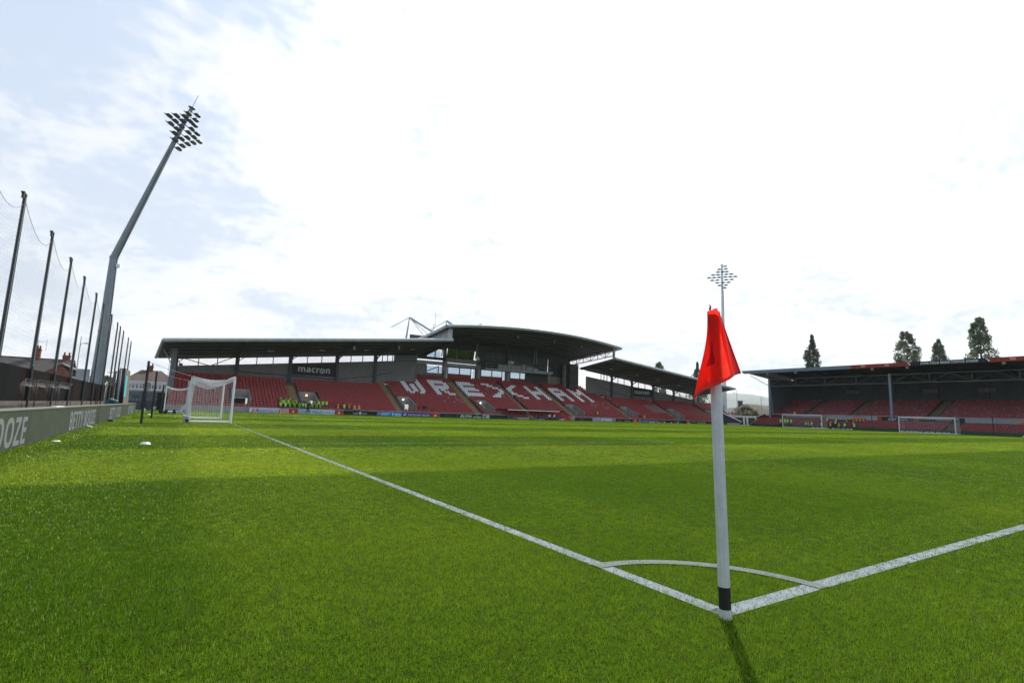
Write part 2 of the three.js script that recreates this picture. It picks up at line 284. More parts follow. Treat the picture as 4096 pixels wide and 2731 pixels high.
const stand = thing('arched_stand', 'long grandstand with arched dark roof and white seats spelling WREXHAM along the far touchline', 'grandstand', [53.9, -0.2, -76]);
const STAIRS = [[11.9, 0, 11], [27.0, 0, 17], [41.2, 0, 18], [51.9, 0, 18], [62.4, 0, 18], [77.4, 0, 15], [92.2, 0, 11], [106.5, 0, 9]];
const VOMS = [[5.0, 2, 7], [13.9, 2, 7], [29.2, 2, 7], [43.9, 2, 7], [64.6, 2, 7], [79.6, 2, 7], [94.6, 2, 7], [108.6, 2, 7]];
const rowsAt = (x) => x > 29 && x < 76.5 ? 21 : x > 26 && x < 80 ? 15 : 13;
{
  // terrace steps
  for (let r = 0; r < 21; r++) {
    const a = r < 13 ? -3.6 : r < 15 ? 26 : 30.5, b = r < 13 ? 116 : r < 15 ? 80 : 75.5, cuts = VOMS.filter((v) => r >= v[1] && r < v[2]).map((v) => [v[0] - 1.15, v[0] + 1.15]);
    let x = a; for (const c of [...cuts, [b, b]]) { if (c[0] > x) part(stand, 'terrace_step', geo().box(x, Math.min(c[0], b), r < 1 ? -0.2 : rowY(r - 1) - 0.3, rowY(r), rowZ(r + 1) - 0.02, rowZ(r)), SM.terrace); x = c[1]; if (x >= b) break; }
  }
  part(stand, 'front_wall', geo().box(-3.6, 46.0, -0.2, 0.72, -75.98, -75.75).box(60.2, 116, -0.2, 0.72, -75.98, -75.75), M.concrete);
  // stairs: yellow treads with pale nosings
  for (const [x, r0, r1] of STAIRS) {
    const flight = part(stand, 'stair_flight', geo().box(x - 0.5, x + 0.5, rowY(r0) + 0.001, rowY(r0) + 0.004, rowZ(r0) - 0.3, rowZ(r0)), SM.yellow);
    for (let r = r0; r < r1; r++) {
      if (VOMS.some((v) => Math.abs(v[0] - x) < 1.6 && r >= v[1] && r < v[2])) continue;
      part(flight, 'tread', geo().box(x - 0.55, x + 0.55, rowY(r) + 0.004, rowY(r) + 0.03, rowZ(r + 1), rowZ(r)).box(x - 0.55, x + 0.55, rowY(r) + 0.004, rowY(r) + RISE / 2, rowZ(r + 1), rowZ(r) - DEEP / 2), SM.yellow);
      part(flight, 'nosing', geo().box(x - 0.56, x + 0.56, rowY(r) + 0.031, rowY(r) + 0.05, rowZ(r) - 0.07, rowZ(r) + 0.01), SM.nose);
    }
    if (x > 20 && x < 80) { for (let r = 7; r < 16; r += 1.5) part(stand, 'handrail_post', geo().rod([x + 0.66, rowY(r), rowZ(r) - 0.3], [x + 0.66, rowY(r) + 1.0, rowZ(r) - 0.3], 0.025, 5), M.steel); }
  }
  // vomitories: concrete cheeks, lintel, dark passage, red gate rails, a bulkhead lamp
  VOMS.forEach(([x, r0, r1], i) => {
    const y0 = rowY(r0 - 1), zf = rowZ(r0), zb = rowZ(r1), y1 = rowY(r1) + 0.35, g = geo();
    for (const s of [-1, 1]) g.hex([[x + s * 1.0, y0, zf], [x + s * 1.16, y0, zf], [x + s * 1.16, y0, zb], [x + s * 1.0, y0, zb], [x + s * 1.0, y0 + 0.95, zf], [x + s * 1.16, y0 + 0.95, zf], [x + s * 1.16, y1, zb], [x + s * 1.0, y1, zb]]);
    const v = part(stand, 'vomitory_wall', g, M.concrete);
    part(v, 'lintel', geo().box(x - 1.0, x + 1.0, y1 - 1.25, y1, zb - 0.2, zb + 0.03), M.concrete);
    part(v, 'passage', geo().box(x - 1.0, x + 1.0, y0 - 0.3, y1 - 1.25, zb - 2.4, zb - 2.3).box(x - 1.0, x + 1.0, y0 - 0.3, y0 + 0.001, zb - 2.3, zf), M.concrete);
    if (i % 2 || i === 2) part(v, 'gate_rail', geo().bar([x - 1.1, y0 + 1.05, zf + 0.02], [x - 1.1, y0, zf + 0.02], 0.09).bar([x + 1.1, y0 + 1.05, zf + 0.02], [x + 1.1, y0, zf + 0.02], 0.09).bar([x + 1.15, y0 + 1.05, zf + 0.02], [x + 3.4, y0 + 1.05, zf + 0.02], 0.07).bar([x + 1.15, y0 + 0.5, zf + 0.02], [x + 3.4, y0 + 0.5, zf + 0.02], 0.07), SM.paintRed);
    if (i === 1 || i === 2 || i === 3) {
      const warm = i === 1 ? [1, 0.62, 0.2] : [1, 0.93, 0.75];
      part(v, 'bulkhead_lamp', geo().box(x - 0.13, x + 0.13, y1 - 0.62, y1 - 0.36, zb + 0.03, zb + 0.12), new THREE.MeshStandardMaterial({ color: 0xffffff, emissive: lin(...warm), emissiveIntensity: 0.9 }));
      const l = new THREE.PointLight(lin(...warm), 0.06); l.position.set(x, y1 - 0.5, zb + 0.2); l.castShadow = true; scene.add(l);
    }
  });
  // wings: rear wall with a strip of windows under a roof that climbs towards the middle
  const roofY = (x, z) => { const s = x < 53.9 ? x + 4.1 : 107.8 + 4.1 - x, f = 8.7 + 0.103 * s, b = 7.25 + 0.103 * s; return mix(f, b, (-76 - z) / 11.4); };
  for (const side of [0, 1]) {
    const X = (x) => side ? 107.8 - x : x, cols = [-3.0, 4.8, 12.3, 19.55, 26.05, 33.6], zw = -87;
    for (let k = 0; k < 5; k++) {
      const a = cols[k], b = cols[k + 1], top = (x) => roofY(X(x), zw) - 0.2, sillY = (x) => top(x) - (side ? 1.35 : 1.12);
      const lo = k === 4 ? 5.3 : 4.4, q = (x, y, z) => [X(x), y, z];
      part(stand, 'wall_cladding', geo().hex([q(a, lo, zw), q(b, lo, zw), q(b, lo, zw - 0.15), q(a, lo, zw - 0.15), q(a, sillY(a), zw), q(b, sillY(b), zw), q(b, sillY(b), zw - 0.15), q(a, sillY(a), zw - 0.15)]), SM.clad);
      part(stand, 'rear_column', geo().box(Math.min(X(a) - 0.22, X(a) + 0.22), Math.max(X(a) - 0.22, X(a) + 0.22), 3.5, top(a) + 0.15, zw + 0.02, zw + 0.42), SM.column);
      if (k === 4 && side === 0) { part(stand, 'wall_cladding', geo().hex([q(29.4, 8.2, zw + 0.003), q(b, 8.2, zw + 0.003), q(b, 8.2, zw - 0.153), q(29.4, 8.2, zw - 0.153), q(29.4, top(29.4) + 0.2, zw + 0.003), q(b, top(b) + 0.2, zw + 0.003), q(b, top(b) + 0.2, zw - 0.153), q(29.4, top(29.4) + 0.2, zw - 0.153)]), SM.clad); }
      const n = 3, w0 = a + 0.3, w1 = (k === 4 ? 29.4 : b) - 0.25;
      for (let m = 0; m < n; m++) {
        const c = mix(w0, w1, m / n) + 0.06, d = mix(w0, w1, (m + 1) / n) - 0.06;
        part(stand, 'window_pane', geo().face([q(c, sillY(c) + 0.04, zw - 0.07), q(d, sillY(d) + 0.04, zw - 0.07), q(d, top(d) - 0.03, zw - 0.07), q(c, top(c) - 0.03, zw - 0.07)]), SM.opal);
        part(stand, 'window_mullion', geo().bar(q(d + 0.06, sillY(d), zw - 0.05), q(d + 0.06, top(d), zw - 0.05), 0.11, 0.12), SM.frame);
      }
      part(stand, 'window_rail', geo().bar(q(a, sillY(a) + 0.0, zw - 0.04), q(b, sillY(b) + 0.0, zw - 0.04), 0.12, 0.1).bar(q(a, top(a), zw - 0.04), q(b, top(b), zw - 0.04), 0.12, 0.16), SM.frame);
      // brackets at the column heads and a knee brace
      part(stand, 'roof_bracket', geo().bar(q(a, top(a) - 0.9, zw + 0.45), q(a, top(a) + 0.05, zw + 2.6), 0.12, 0.2).bar(q(a + 0.1, top(a) - 0.55, zw + 0.2), q(a + 0.8, top(a) - 0.02, zw + 0.2), 0.1), SM.column);
      if (k === 0) part(stand, 'wall_brace', geo().rod(q(-2.2, top(-2.2), zw + 0.12), q(1.0, sillY(1), zw + 0.12), 0.06).rod(q(4.2, top(4.2), zw + 0.12), q(1.4, sillY(1.4), zw + 0.12), 0.06), SM.frame);
    }
    part(stand, 'cable_run', geo().tube([[X(5), 5.9, -86.9], [X(12), 5.75, -86.9], [X(19.5), 5.55, -86.9], [X(26), 6.6, -86.9], [X(29.4), 7.5, -86.9]], 0.05, 5), SM.frame);
    // sign
    part(stand, 'sign_board', geo().hex([[X(12.5), 5.95, -86.93], [X(19.45), 6.02, -86.93], [X(19.45), 6.02, -86.78], [X(12.5), 5.95, -86.78], [X(12.5), 7.7, -86.93], [X(19.45), 8.15, -86.93], [X(19.45), 8.15, -86.78], [X(12.5), 7.7, -86.78]]), M.black);
    const tx = canvasTex(512, 128, (c, w, h) => { c.fillStyle = '#07080a'; c.fillRect(0, 0, w, h); c.fillStyle = '#c9d0d4'; c.textBaseline = 'middle'; c.font = 'bold 122px sans-serif'; c.textAlign = 'left'; const parts = 'macr'; c.fillText(parts, 22, 58); const wd = c.measureText(parts).width; const ox = 22 + wd + 37; c.lineWidth = 12; c.strokeStyle = '#c9d0d4'; c.beginPath(); c.arc(ox, 70, 31, 0, 7); c.stroke(); c.lineWidth = 10; c.beginPath(); c.moveTo(ox - 20, 52); c.lineTo(ox, 76); c.lineTo(ox + 20, 52); c.moveTo(ox, 76); c.lineTo(ox, 100); c.stroke(); c.fillText('n', ox + 40, 58); });
    const sx0 = side ? X(19.0) : 13.1, sx1 = sx0 + 5.9, sg = geo().face([[sx0, 6.15, -86.772], [sx1, 6.15, -86.772], [sx1, 7.6, -86.772], [sx0, 7.6, -86.772]], [[0, 0], [1, 0], [1, 1], [0, 1]]);
    part(stand, 'sign_lettering', sg, new THREE.MeshStandardMaterial({ map: tx, roughness: 0.5 }));
    // roof sheets in bays, with the rolled front edge
    const xs = [-4.6, 4.8, 12.3, 19.55, 26.05, 35.4];
    for (let k = 0; k < 5; k++) {
      const a = xs[k], b = xs[k + 1], f = -76, bk = -87.35, rear = k ? a : a - 0.9, p = (x, z) => [X(x), roofY(X(x), z) + 0.12, z];
      part(stand, 'roof_panel', geo().slab(p(a, f), p(b, f), p(b, bk), [X(rear), roofY(X(a), bk) + 0.12, bk], 0.22), SM.roof);
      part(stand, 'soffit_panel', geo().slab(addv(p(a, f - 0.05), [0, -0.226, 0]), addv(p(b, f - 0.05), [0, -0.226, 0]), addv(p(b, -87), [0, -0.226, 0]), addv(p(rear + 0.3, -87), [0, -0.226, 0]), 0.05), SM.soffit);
      part(stand, 'roof_rafter', geo().bar(addv(p(b - 0.1, f - 0.3), [0, -0.42, 0]), addv(p(b - 0.1, -86.8), [0, -0.42, 0]), 0.2, 0.3), SM.soffit);
      for (let m = 1; m < 5; m++) { const z = f - m * 2.1; part(stand, 'roof_purlin', geo().bar(addv(p(a, z), [0, -0.34, 0]), addv(p(b, z), [0, -0.34, 0]), 0.1, 0.14), SM.soffit); }
      if (k) part(stand, 'soffit_light', geo().box(X((a + b) / 2) - 0.4, X((a + b) / 2) + 0.4, roofY(X((a + b) / 2), -82) - 0.36, roofY(X((a + b) / 2), -82) - 0.24, -82.1, -81.9), SM.nose);
    }
    const tip = [X(-4.6), X(35.4)].map((x) => [x, roofY(x, -76) - 0.02, -75.95]);
    part(stand, 'roof_edge_tube', geo().tube(Array.from({ length: 12 }, (_, k) => lerp3(tip[0], tip[1], k / 11)), 0.28, 12), SM.fascia);
    part(stand, 'roof_end_tube', geo().tube([[X(-4.6), roofY(X(-4.6), -76) - 0.02, -75.95], [X(-5.5), roofY(X(-4.6), -87.35) - 0.02, -87.35]], 0.2, 10), SM.fascia);
    // end pillar and side wall
    part(stand, 'end_pillar', geo().box(X(-3.3) - 0.32, X(-3.3) + 0.32, -0.2, roofY(X(-3.3), -80) - 0.2, -80.3, -79.7), gmat([0.15, 0.165, 0.18], 0.6, 79, 0.2, 3));
    const ladder = geo(); for (let y = 0.4; y < 8; y += 0.35) ladder.bar([X(-3.75), y, -80.15], [X(-3.75), y, -79.85], 0.04); ladder.bar([X(-3.75), 0, -80.15], [X(-3.75), 8, -80.15], 0.04).bar([X(-3.75), 0, -79.85], [X(-3.75), 8, -79.85], 0.04);
    part(stand, 'pillar_ladder', ladder, M.steel);
    part(stand, 'end_wall', geo().hex([[X(-3.7), -0.2, -76], [X(-3.6), -0.2, -76], [X(-3.6), -0.2, -87], [X(-3.7), -0.2, -87], [X(-3.7), 0.9, -76], [X(-3.6), 0.9, -76], [X(-3.6), 5.8, -87], [X(-3.7), 5.8, -87]]), M.concrete);
    part(stand, 'roof_strut', geo().rod([X(-3.3), 5.6, -80], [X(-4.6), roofY(X(-4.6), -80) - 0.25, -80], 0.07), M.steel);
  }
  // middle: higher roof bowed along its front
  const NX = 12, cx = 54.1, arc = (x) => 16.12 - 0.00255 * (x - cx) * (x - cx), cy = (x, z) => arc(x) - 0.105 * (-76 - z) * (1 - 0.012 * (-76 - z)), fz = (x) => -74.9 - 0.0028 * (x - cx) * (x - cx);
  for (let k = 0; k < NX; k++) {
    const a = mix(34.3, 74.0, k / NX), b = mix(34.3, 74.0, (k + 1) / NX), p = (x, z, d = 0) => [x, cy(x, z) - d, z];
    part(stand, 'roof_panel', geo().slab(p(a, fz(a)), p(b, fz(b)), p(b, -85), p(a, -85), 0.22).slab(p(a, -85), p(b, -85), p(b, -96), p(a, -96), 0.22), SM.roof);
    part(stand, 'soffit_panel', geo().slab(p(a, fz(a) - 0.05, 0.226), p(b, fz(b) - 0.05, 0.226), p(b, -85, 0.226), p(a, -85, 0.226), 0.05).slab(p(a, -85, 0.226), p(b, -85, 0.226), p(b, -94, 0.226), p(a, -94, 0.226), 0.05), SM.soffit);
    for (let m = 0; m < 7; m++) { const z = -77.5 - m * 2.2; part(stand, 'roof_purlin', geo().bar(p(a, z, 0.36), p(b, z, 0.36), 0.1, 0.16), SM.soffit); }
  }
  const curve = (d) => Array.from({ length: 25 }, (_, k) => { const x = mix(34.2, 74.1, k / 24); return [x, cy(x, fz(x)) - d, fz(x) + 0.03]; });
  part(stand, 'roof_edge_tube', geo().tube(curve(0.12), 0.28, 12), SM.fascia);
  for (const x of [34.2, 74.1]) part(stand, 'roof_end_tube', geo().tube([0, 1, 2, 3, 4, 5].map((k) => { const z = mix(fz(x), -96, k / 5); return [x, cy(x, z) - 0.1, z]; }), 0.28, 12), SM.fascia);
  // glazed upstand between the middle roof and the right wing, clad one on the left
  for (let k = 0; k < 7; k++) {
    const z0 = mix(-76.6, -93, k / 7), z1 = mix(-76.6, -93, (k + 1) / 7), x = 72.4, t = (z) => cy(x, z) - 0.55, b = (z) => cy(x, z) - 1.85;
    part(stand, 'window_pane', geo().face([[x, b(z0), z0 - 0.06], [x, b(z1), z1 + 0.06], [x, t(z1), z1 + 0.06], [x, t(z0), z0 - 0.06]]), SM.opal);
    part(stand, 'window_mullion', geo().bar([x, b(z0), z0], [x, t(z0), z0], 0.1).bar([x - 0.08, k % 2 ? b(z0) : t(z0), z0], [x - 0.08, k % 2 ? t(z1) : b(z1), z1], 0.07), SM.frame);
  }
  part(stand, 'window_rail', geo().bar([72.4, cy(72.4, -76.4) - 0.48, -76.4], [72.4, cy(72.4, -93) - 0.48, -93], 0.14, 0.2).bar([72.4, cy(72.4, -76.4) - 1.9, -76.4], [72.4, cy(72.4, -93) - 1.9, -93], 0.14, 0.16), SM.frame);
  part(stand, 'upstand_post', geo().box(72.25, 72.6, 12.6, 14.9, -76.6, -76.2), M.steel);
  part(stand, 'upstand_panel', geo().hex([[35.2, 12.4, -76.9], [35.35, 12.4, -76.9], [35.35, 11.2, -92], [35.2, 11.2, -92], [35.2, cy(35, -76.9) - 0.3, -76.9], [35.35, cy(35, -76.9) - 0.3, -76.9], [35.35, cy(35, -92) - 0.3, -92], [35.2, cy(35, -92) - 0.3, -92]]), gmat([0.34, 0.34, 0.35], 0.6, 67, 0.35, 2.2));
  part(stand, 'upstand_post', geo().box(34.9, 35.5, 12.5, 14.7, -76.9, -76.45), SM.fascia);
  // middle rear wall at z = -91: posts, bands, glazing
  const zw = -91, wall = (x0, x1, y0, y1, m, n = 'wall_cladding', d = 0) => part(stand, n, geo().box(x0, x1, y0, y1, zw - 0.2 + d, zw + d), m);
  const grey = gmat([0.24, 0.235, 0.225], 0.7, 69, 0.3, 4), dark = gmat([0.06, 0.063, 0.066], 0.7, 71, 0.3, 4), pale = gmat([0.42, 0.43, 0.43], 0.7, 73, 0.35, 3, {}, 0.8);
  wall(33.7, 37.4, 6.8, 10.3, grey); wall(33.7, 40.9, 10.75, 11.3, dark); wall(33.7, 37.4, 11.3, 12.8, dark); wall(33.7, 40.9, 12.85, 15.2, dark);
  wall(34.1, 40.9, 9.75, 10.45, pale, 'fascia_band', 0.25);
  for (const [a, b] of [[37.5, 39.9], [40.0, 40.75]]) { part(stand, 'window_pane', geo().face([[a, 8.2, zw - 0.1], [b, 8.2, zw - 0.1], [b, 9.55, zw - 0.1], [a, 9.55, zw - 0.1]]), SM.tinted); }
  part(stand, 'window_brace', geo().bar([37.5, 8.45, zw - 0.02], [39.9, 9.5, zw - 0.02], 0.16), SM.frame);
  wall(37.4, 40.9, 6.8, 8.2, grey); part(stand, 'window_mullion', geo().box(37.35, 37.5, 8.2, 9.6, zw - 0.2, zw + 0.01).box(39.88, 40.02, 8.2, 9.6, zw - 0.2, zw + 0.01), SM.frame);
  part(stand, 'window_pane', geo().face([[37.5, 11.35, zw - 0.1], [39.0, 11.35, zw - 0.1], [39.0, 12.5, zw - 0.1], [37.5, 11.8, zw - 0.1]]), SM.tinted);
  part(stand, 'window_pane', geo().face([[39.2, 11.35, zw - 0.1], [40.3, 11.35, zw - 0.1], [40.3, 12.8, zw - 0.1], [39.2, 12.6, zw - 0.1]]), SM.tinted);
  part(stand, 'window_mullion', geo().prism([[37.4, 11.8, zw], [39.05, 12.55, zw], [39.05, 12.86, zw], [37.4, 12.86, zw]], [0, 0, -0.2]).box(39.03, 39.2, 11.3, 12.86, zw - 0.2, zw), dark);
  for (const x of [41.1, 48.6, 55.7, 66.4]) part(stand, 'wall_column', geo().box(x - 0.3, x + 0.3, 6.5, x < 50 ? 10.4 : 9.6, zw - 0.3, zw + 0.75), M.concrete);
  for (const x of [41.1, 48.6, 55.7]) part(stand, 'wall_column', geo().box(x - 0.25, x + 0.25, 10.4, 14.6, zw - 0.3, zw + 0.4), SM.column);
  // ground-glass lounge windows
  for (const [a, b] of [[41.5, 41.9], [42.05, 44.5], [44.65, 47.1], [47.5, 48.1], [49.0, 49.4], [49.6, 52.0], [52.2, 54.5], [54.8, 55.3], [56.1, 56.5], [56.7, 59.0], [59.2, 60.4]]) {
    const narrow = b - a < 0.8; part(stand, 'window_pane', geo().face([[a, narrow ? 7.4 : 8.35, zw - 0.1], [b, narrow ? 7.4 : 8.35, zw - 0.1], [b, 9.5, zw - 0.1], [a, 9.5, zw - 0.1]]), SM.tinted);
    part(stand, 'window_mullion', geo().box(b, b + (narrow ? 0.15 : 0.15), 7.4, 9.6, zw - 0.18, zw), SM.frame);
    if (!narrow) wall(a, b, 6.8, 8.33, SM.redDark);
  }
  wall(40.9, 60.6, 9.52, 9.8, SM.frame, 'window_rail'); wall(60.5, 66.3, 6.8, 9.6, dark); wall(66.6, 71.5, 6.8, 9.3, grey); wall(66.6, 72.6, 9.3, 15.2, dark);
  wall(41.4, 48.3, 10.45, 11.35, grey, 'fascia_band', 0.35); wall(41.5, 48.2, 9.75, 10.35, pale, 'fascia_band', 0.3);
  { const g = geo(), y0 = 11.35, y1 = 13.2; for (const [a, b] of [[41.5, 43.7], [43.85, 47.6]]) { part(stand, 'lounge_window', geo().face([[a, y0, zw - 0.02], [b, y0, zw - 0.02], [b, y1, zw + 0.45], [a, y1, zw + 0.45]]), SM.mirrorGlass); } part(stand, 'window_mullion', geo().bar([43.77, y0, zw], [43.77, y1, zw + 0.46], 0.1), SM.frame); }
  wall(41.4, 66.6, 13.2, 15.6, dark); wall(49.0, 66.4, 11.5, 13.2, gmat([0.10, 0.105, 0.10], 0.8, 75, 0.3, 3)); wall(55.7, 62.5, 10.2, 11.5, gmat([0.13, 0.13, 0.12], 0.8, 77, 0.3, 3), 'wall_cladding', 0.05); wall(48.9, 66.4, 9.8, 11.5, dark, 'wall_cladding', -0.1);
  // television gantry
  part(stand, 'gantry_deck', geo().box(49.4, 66.2, 9.55, 9.85, zw + 0.3, zw + 2.0).box(61.0, 66.3, 9.75, 10.15, zw + 1.9, zw + 2.2), M.steel);
  const rail = geo(); for (let x = 49.5; x < 66.2; x += 1.35) rail.rod([x, 9.85, zw + 1.95], [x, 10.9, zw + 1.95], 0.03, 5); rail.rod([49.5, 10.9, zw + 1.95], [66.2, 10.9, zw + 1.95], 0.03, 5).rod([49.5, 10.35, zw + 1.95], [53, 10.35, zw + 1.95], 0.03, 5); part(stand, 'gantry_rail', rail, M.steel);
  for (const [a, b, h] of [[52.3, 53.4, 0.9], [53.5, 54.5, 0.9], [54.6, 55.4, 1.6], [55.5, 56.7, 0.95], [56.8, 57.9, 0.95], [58.1, 59.1, 1.3], [59.3, 60.9, 0.9], [61.0, 62.4, 0.75]]) part(stand, 'gantry_screen', geo().box(a, b, 9.86, 9.86 + h, zw + 2.0, zw + 2.04), mat([0.26, 0.30, 0.31], 0.45));
  part(stand, 'gantry_rail', geo().rod([49.9, 12.3, zw + 1.2], [54.0, 12.25, zw + 1.2], 0.05, 5).rod([51.2, 12.3, zw + 1.2], [51.2, 13.2, zw + 1.2], 0.03, 5).rod([51.2, 13.2, zw + 1.2], [53.2, 13.2, zw + 1.2], 0.03, 5).rod([53.2, 12.3, zw + 1.2], [53.2, 13.2, zw + 1.2], 0.03, 5).rod([51.2, 12.75, zw + 1.2], [53.2, 12.75, zw + 1.2], 0.03, 5), M.steel);
  part(stand, 'camera_awning', geo().prism([[47.8, 11.35, zw + 0.7], [48.6, 11.3, zw + 0.7], [48.5, 12.0, zw + 0.7], [47.95, 12.05, zw + 0.7]], [0, 0, 0.05]).box(55.1, 56.4, 11.2, 11.7, zw + 1.5, zw + 1.55), M.whiteRough);
  // right of the middle: dark stair core
  part(stand, 'stair_core', geo().box(70.1, 72.6, 6.8, 12.2, zw, zw + 3.2), dark);
  part(stand, 'core_column', geo().box(69.6, 70.1, 6.5, 12, zw + 1.2, zw + 1.9), M.concrete);
  part(stand, 'side_wall', geo().box(33.5, 33.75, 5.3, 12.6, -91, -87), grey);
  // upper terrace back-up wall in red
  wall(33.8, 71.5, 6.4, 7.3, SM.redDark, 'back_wall', 1.1);
  // suspension masts above the roof
  for (const [x, y] of [[32.6, 18.0], [40.2, 18.3], [47.6, 18.55], [62, 18.3]]) {
    const z = -89, t = [x, y, z], g = geo().rod([x - 1.6, cy(34.5, z) - 2.6, z + 2], t, 0.09).rod([x - 0.2, cy(34.5, z) - 2.6, z - 1], t, 0.09).rod(t, [x + 3.0, cy(Math.max(35, x + 3), z), z + 1.5], 0.06);
    g.bar(t, [x + 7.2, cy(clamp(x + 7.2, 35, 73), z) + 0.1, z + 0.5], 0.22, 0.3).rod(t, [x + 5.0, cy(clamp(x + 5, 35, 73), z) + 0.2, z], 0.07).rod([x - 3.4, y - 2.2, z], t, 0.07);
    part(stand, 'roof_mast', g, M.steel);
  }
  part(stand, 'aerial', geo().rod([37.4, 15.0, -88], [37.4, 19.5, -88], 0.025, 5).rod([36.9, 15, -88], [37.2, 17.2, -88], 0.06, 5), M.darkMetal);
  for (const x of [20.0, 27.2, 50.4, 59, 66]) part(stand, 'roof_speaker', geo().box(x - 0.14, x + 0.14, (x > 34 ? cy(x, -79) : roofY(x, -79)) - 0.85, (x > 34 ? cy(x, -79) : roofY(x, -79)) - 0.3, -79.2, -78.9), M.steel);
  part(stand, 'floodlamp', geo().box(-2.7, -2.2, 6.2, 6.5, -86.7, -86.4).rod([-2.4, 6.4, -86.6], [-2.9, 7.0, -86.9], 0.05), M.darkMetal);
}
// seats
const seatGeo = (() => { const g = geo(); // back with a rounded head, pan and a foot
  g.hex([[-0.2, 0.36, 0.02], [0.2, 0.36, 0.02], [0.2, 0.36, -0.03], [-0.2, 0.36, -0.03], [-0.19, 0.66, -0.07], [0.19, 0.66, -0.07], [0.19, 0.66, -0.12], [-0.19, 0.66, -0.12]]);
  g.hex([[-0.19, 0.66, -0.07], [0.19, 0.66, -0.07], [0.19, 0.66, -0.12], [-0.19, 0.66, -0.12], [-0.14, 0.75, -0.085], [0.14, 0.75, -0.085], [0.14, 0.75, -0.13], [-0.14, 0.75, -0.13]]);
  g.hex([[-0.2, 0.36, 0.03], [0.2, 0.36, 0.03], [0.2, 0.40, 0.0], [-0.2, 0.40, 0.0], [-0.2, 0.37, 0.36], [0.2, 0.37, 0.36], [0.2, 0.43, 0.37], [-0.2, 0.43, 0.37]]);
  g.box(-0.05, 0.05, 0, 0.37, -0.02, 0.06); return g.done(); })();
const GLYPH = { W: ['11000011', '11000011', '11000011', '11011011', '11011011', '11011011', '11011011', '01100110'], R: ['11111110', '11111111', '11000011', '11111111', '11111110', '11011000', '11001100', '11000111'], E: ['11111110', '11111111', '11000000', '11111110', '11111111', '11000000', '11111111', '11111111'], H: ['11000011', '11000011', '11000011', '11111111', '11111111', '11000011', '11000011', '11000011'], A: ['01111110', '11111111', '11000011', '11111111', '11111111', '11000011', '11000011', '11000011'], M: ['11000011', '11100111', '11111111', '11011011', '11000011', '11000011', '11000011', '11000011'] };
const LETTERS = [['W', 30.8], ['R', 36.4], ['E', 42.4], ['H', 57.8], ['A', 63.9], ['M', 69.6]];
function whiteSeat(x, r) {
  const row = 16 - r; if (row < 0 || row > 7) return false;
  for (const [k, x0] of LETTERS) { const c = Math.round((x - x0) / 0.46); if (c >= 0 && c < 8) return GLYPH[k][row][c] === '1'; }
  const c = Math.abs(x - 51.9), s = 0.35 + Math.abs(row - 3.5) / 3.5 * 3.0; return x > 47.5 && x < 56.4 && Math.abs(c - s) < 0.72;
}
function seatField(owner, list, own) { // list: {x, y, z, turn, kind}; the largest 300 of a kind as parts, the rest as stuff
  const b = bases.get(owner), mats = own || { red: SM.red, dark: SM.redDark, faded: SM.faded, white: SM.seatWhite }, cam = camera.position;
  const g = { red: seatGeo };
  const white = list.filter((s) => s.kind === 'white'), rest = list.filter((s) => s.kind !== 'white').sort((p, q) => Math.hypot(p.x - cam.x, p.z - cam.z) - Math.hypot(q.x - cam.x, q.z - cam.z));
  for (const s of [...white.map((w) => ({ ...w, n: 'white_seat' })), ...rest.slice(0, 300).map((w) => ({ ...w, n: 'seat' }))]) { const m = shade(new THREE.Mesh(seatGeo, mats[s.kind])); m.name = s.n; m.position.set(s.x - b.x, s.y - b.y, s.z - b.z); m.rotation.y = s.turn; owner.add(m); }
  for (const kind of ['red', 'dark', 'faded']) {
    const l = rest.slice(300).filter((s) => s.kind === kind); if (!l.length) continue;
    const im = new THREE.InstancedMesh(seatGeo, mats[kind], l.length), o = new THREE.Object3D();
    l.forEach((s, k) => { o.position.set(s.x - b.x, s.y - b.y, s.z - b.z); o.rotation.y = s.turn; o.updateMatrix(); im.setMatrixAt(k, o.matrix); });
    im.name = 'seat_rows'; im.userData.kind = 'stuff'; shade(im); owner.add(im);
  }
}
{
  const r = rng(404), list = [];
  for (let row = 0; row < 20; row++) for (let x = -3.2; x < 115.4; x += 0.46) {
    const lo = row < 13 ? -3.4 : row < 15 ? 26.4 : 30.7, hi = row < 13 ? 115.6 : row < 15 ? 79.6 : 75.3; if (x < lo || x > hi) continue;
    if (STAIRS.some((s) => Math.abs(x - s[0]) < 0.75) || VOMS.some((v) => Math.abs(x - v[0]) < 1.45 && row >= v[1] - 1 && row < v[2])) continue;
    if (row < 6 && x > 45.4 && x < 61) { if (row < 3) continue; }
    const w = whiteSeat(x, row), low = row < 9 && row > 4 && ((x > 36 && x < 41) || (x > 70 && x < 75)) && r() < 0.26, bal = row > 8 && row < 17 && x > 46 && x < 57 && r() < 0.07;
    list.push({ x, y: rowY(row), z: rowZ(row) - 0.42, turn: 0, kind: w ? 'white' : low || bal || (x > 87 && x < 92 && row > 3 && row < 9) ? 'faded' : r() < 0.3 ? 'dark' : 'red' });
  }
  console.log('seats', list.length, list.filter((s) => s.kind === 'white').length);
  seatField(stand, list);
}

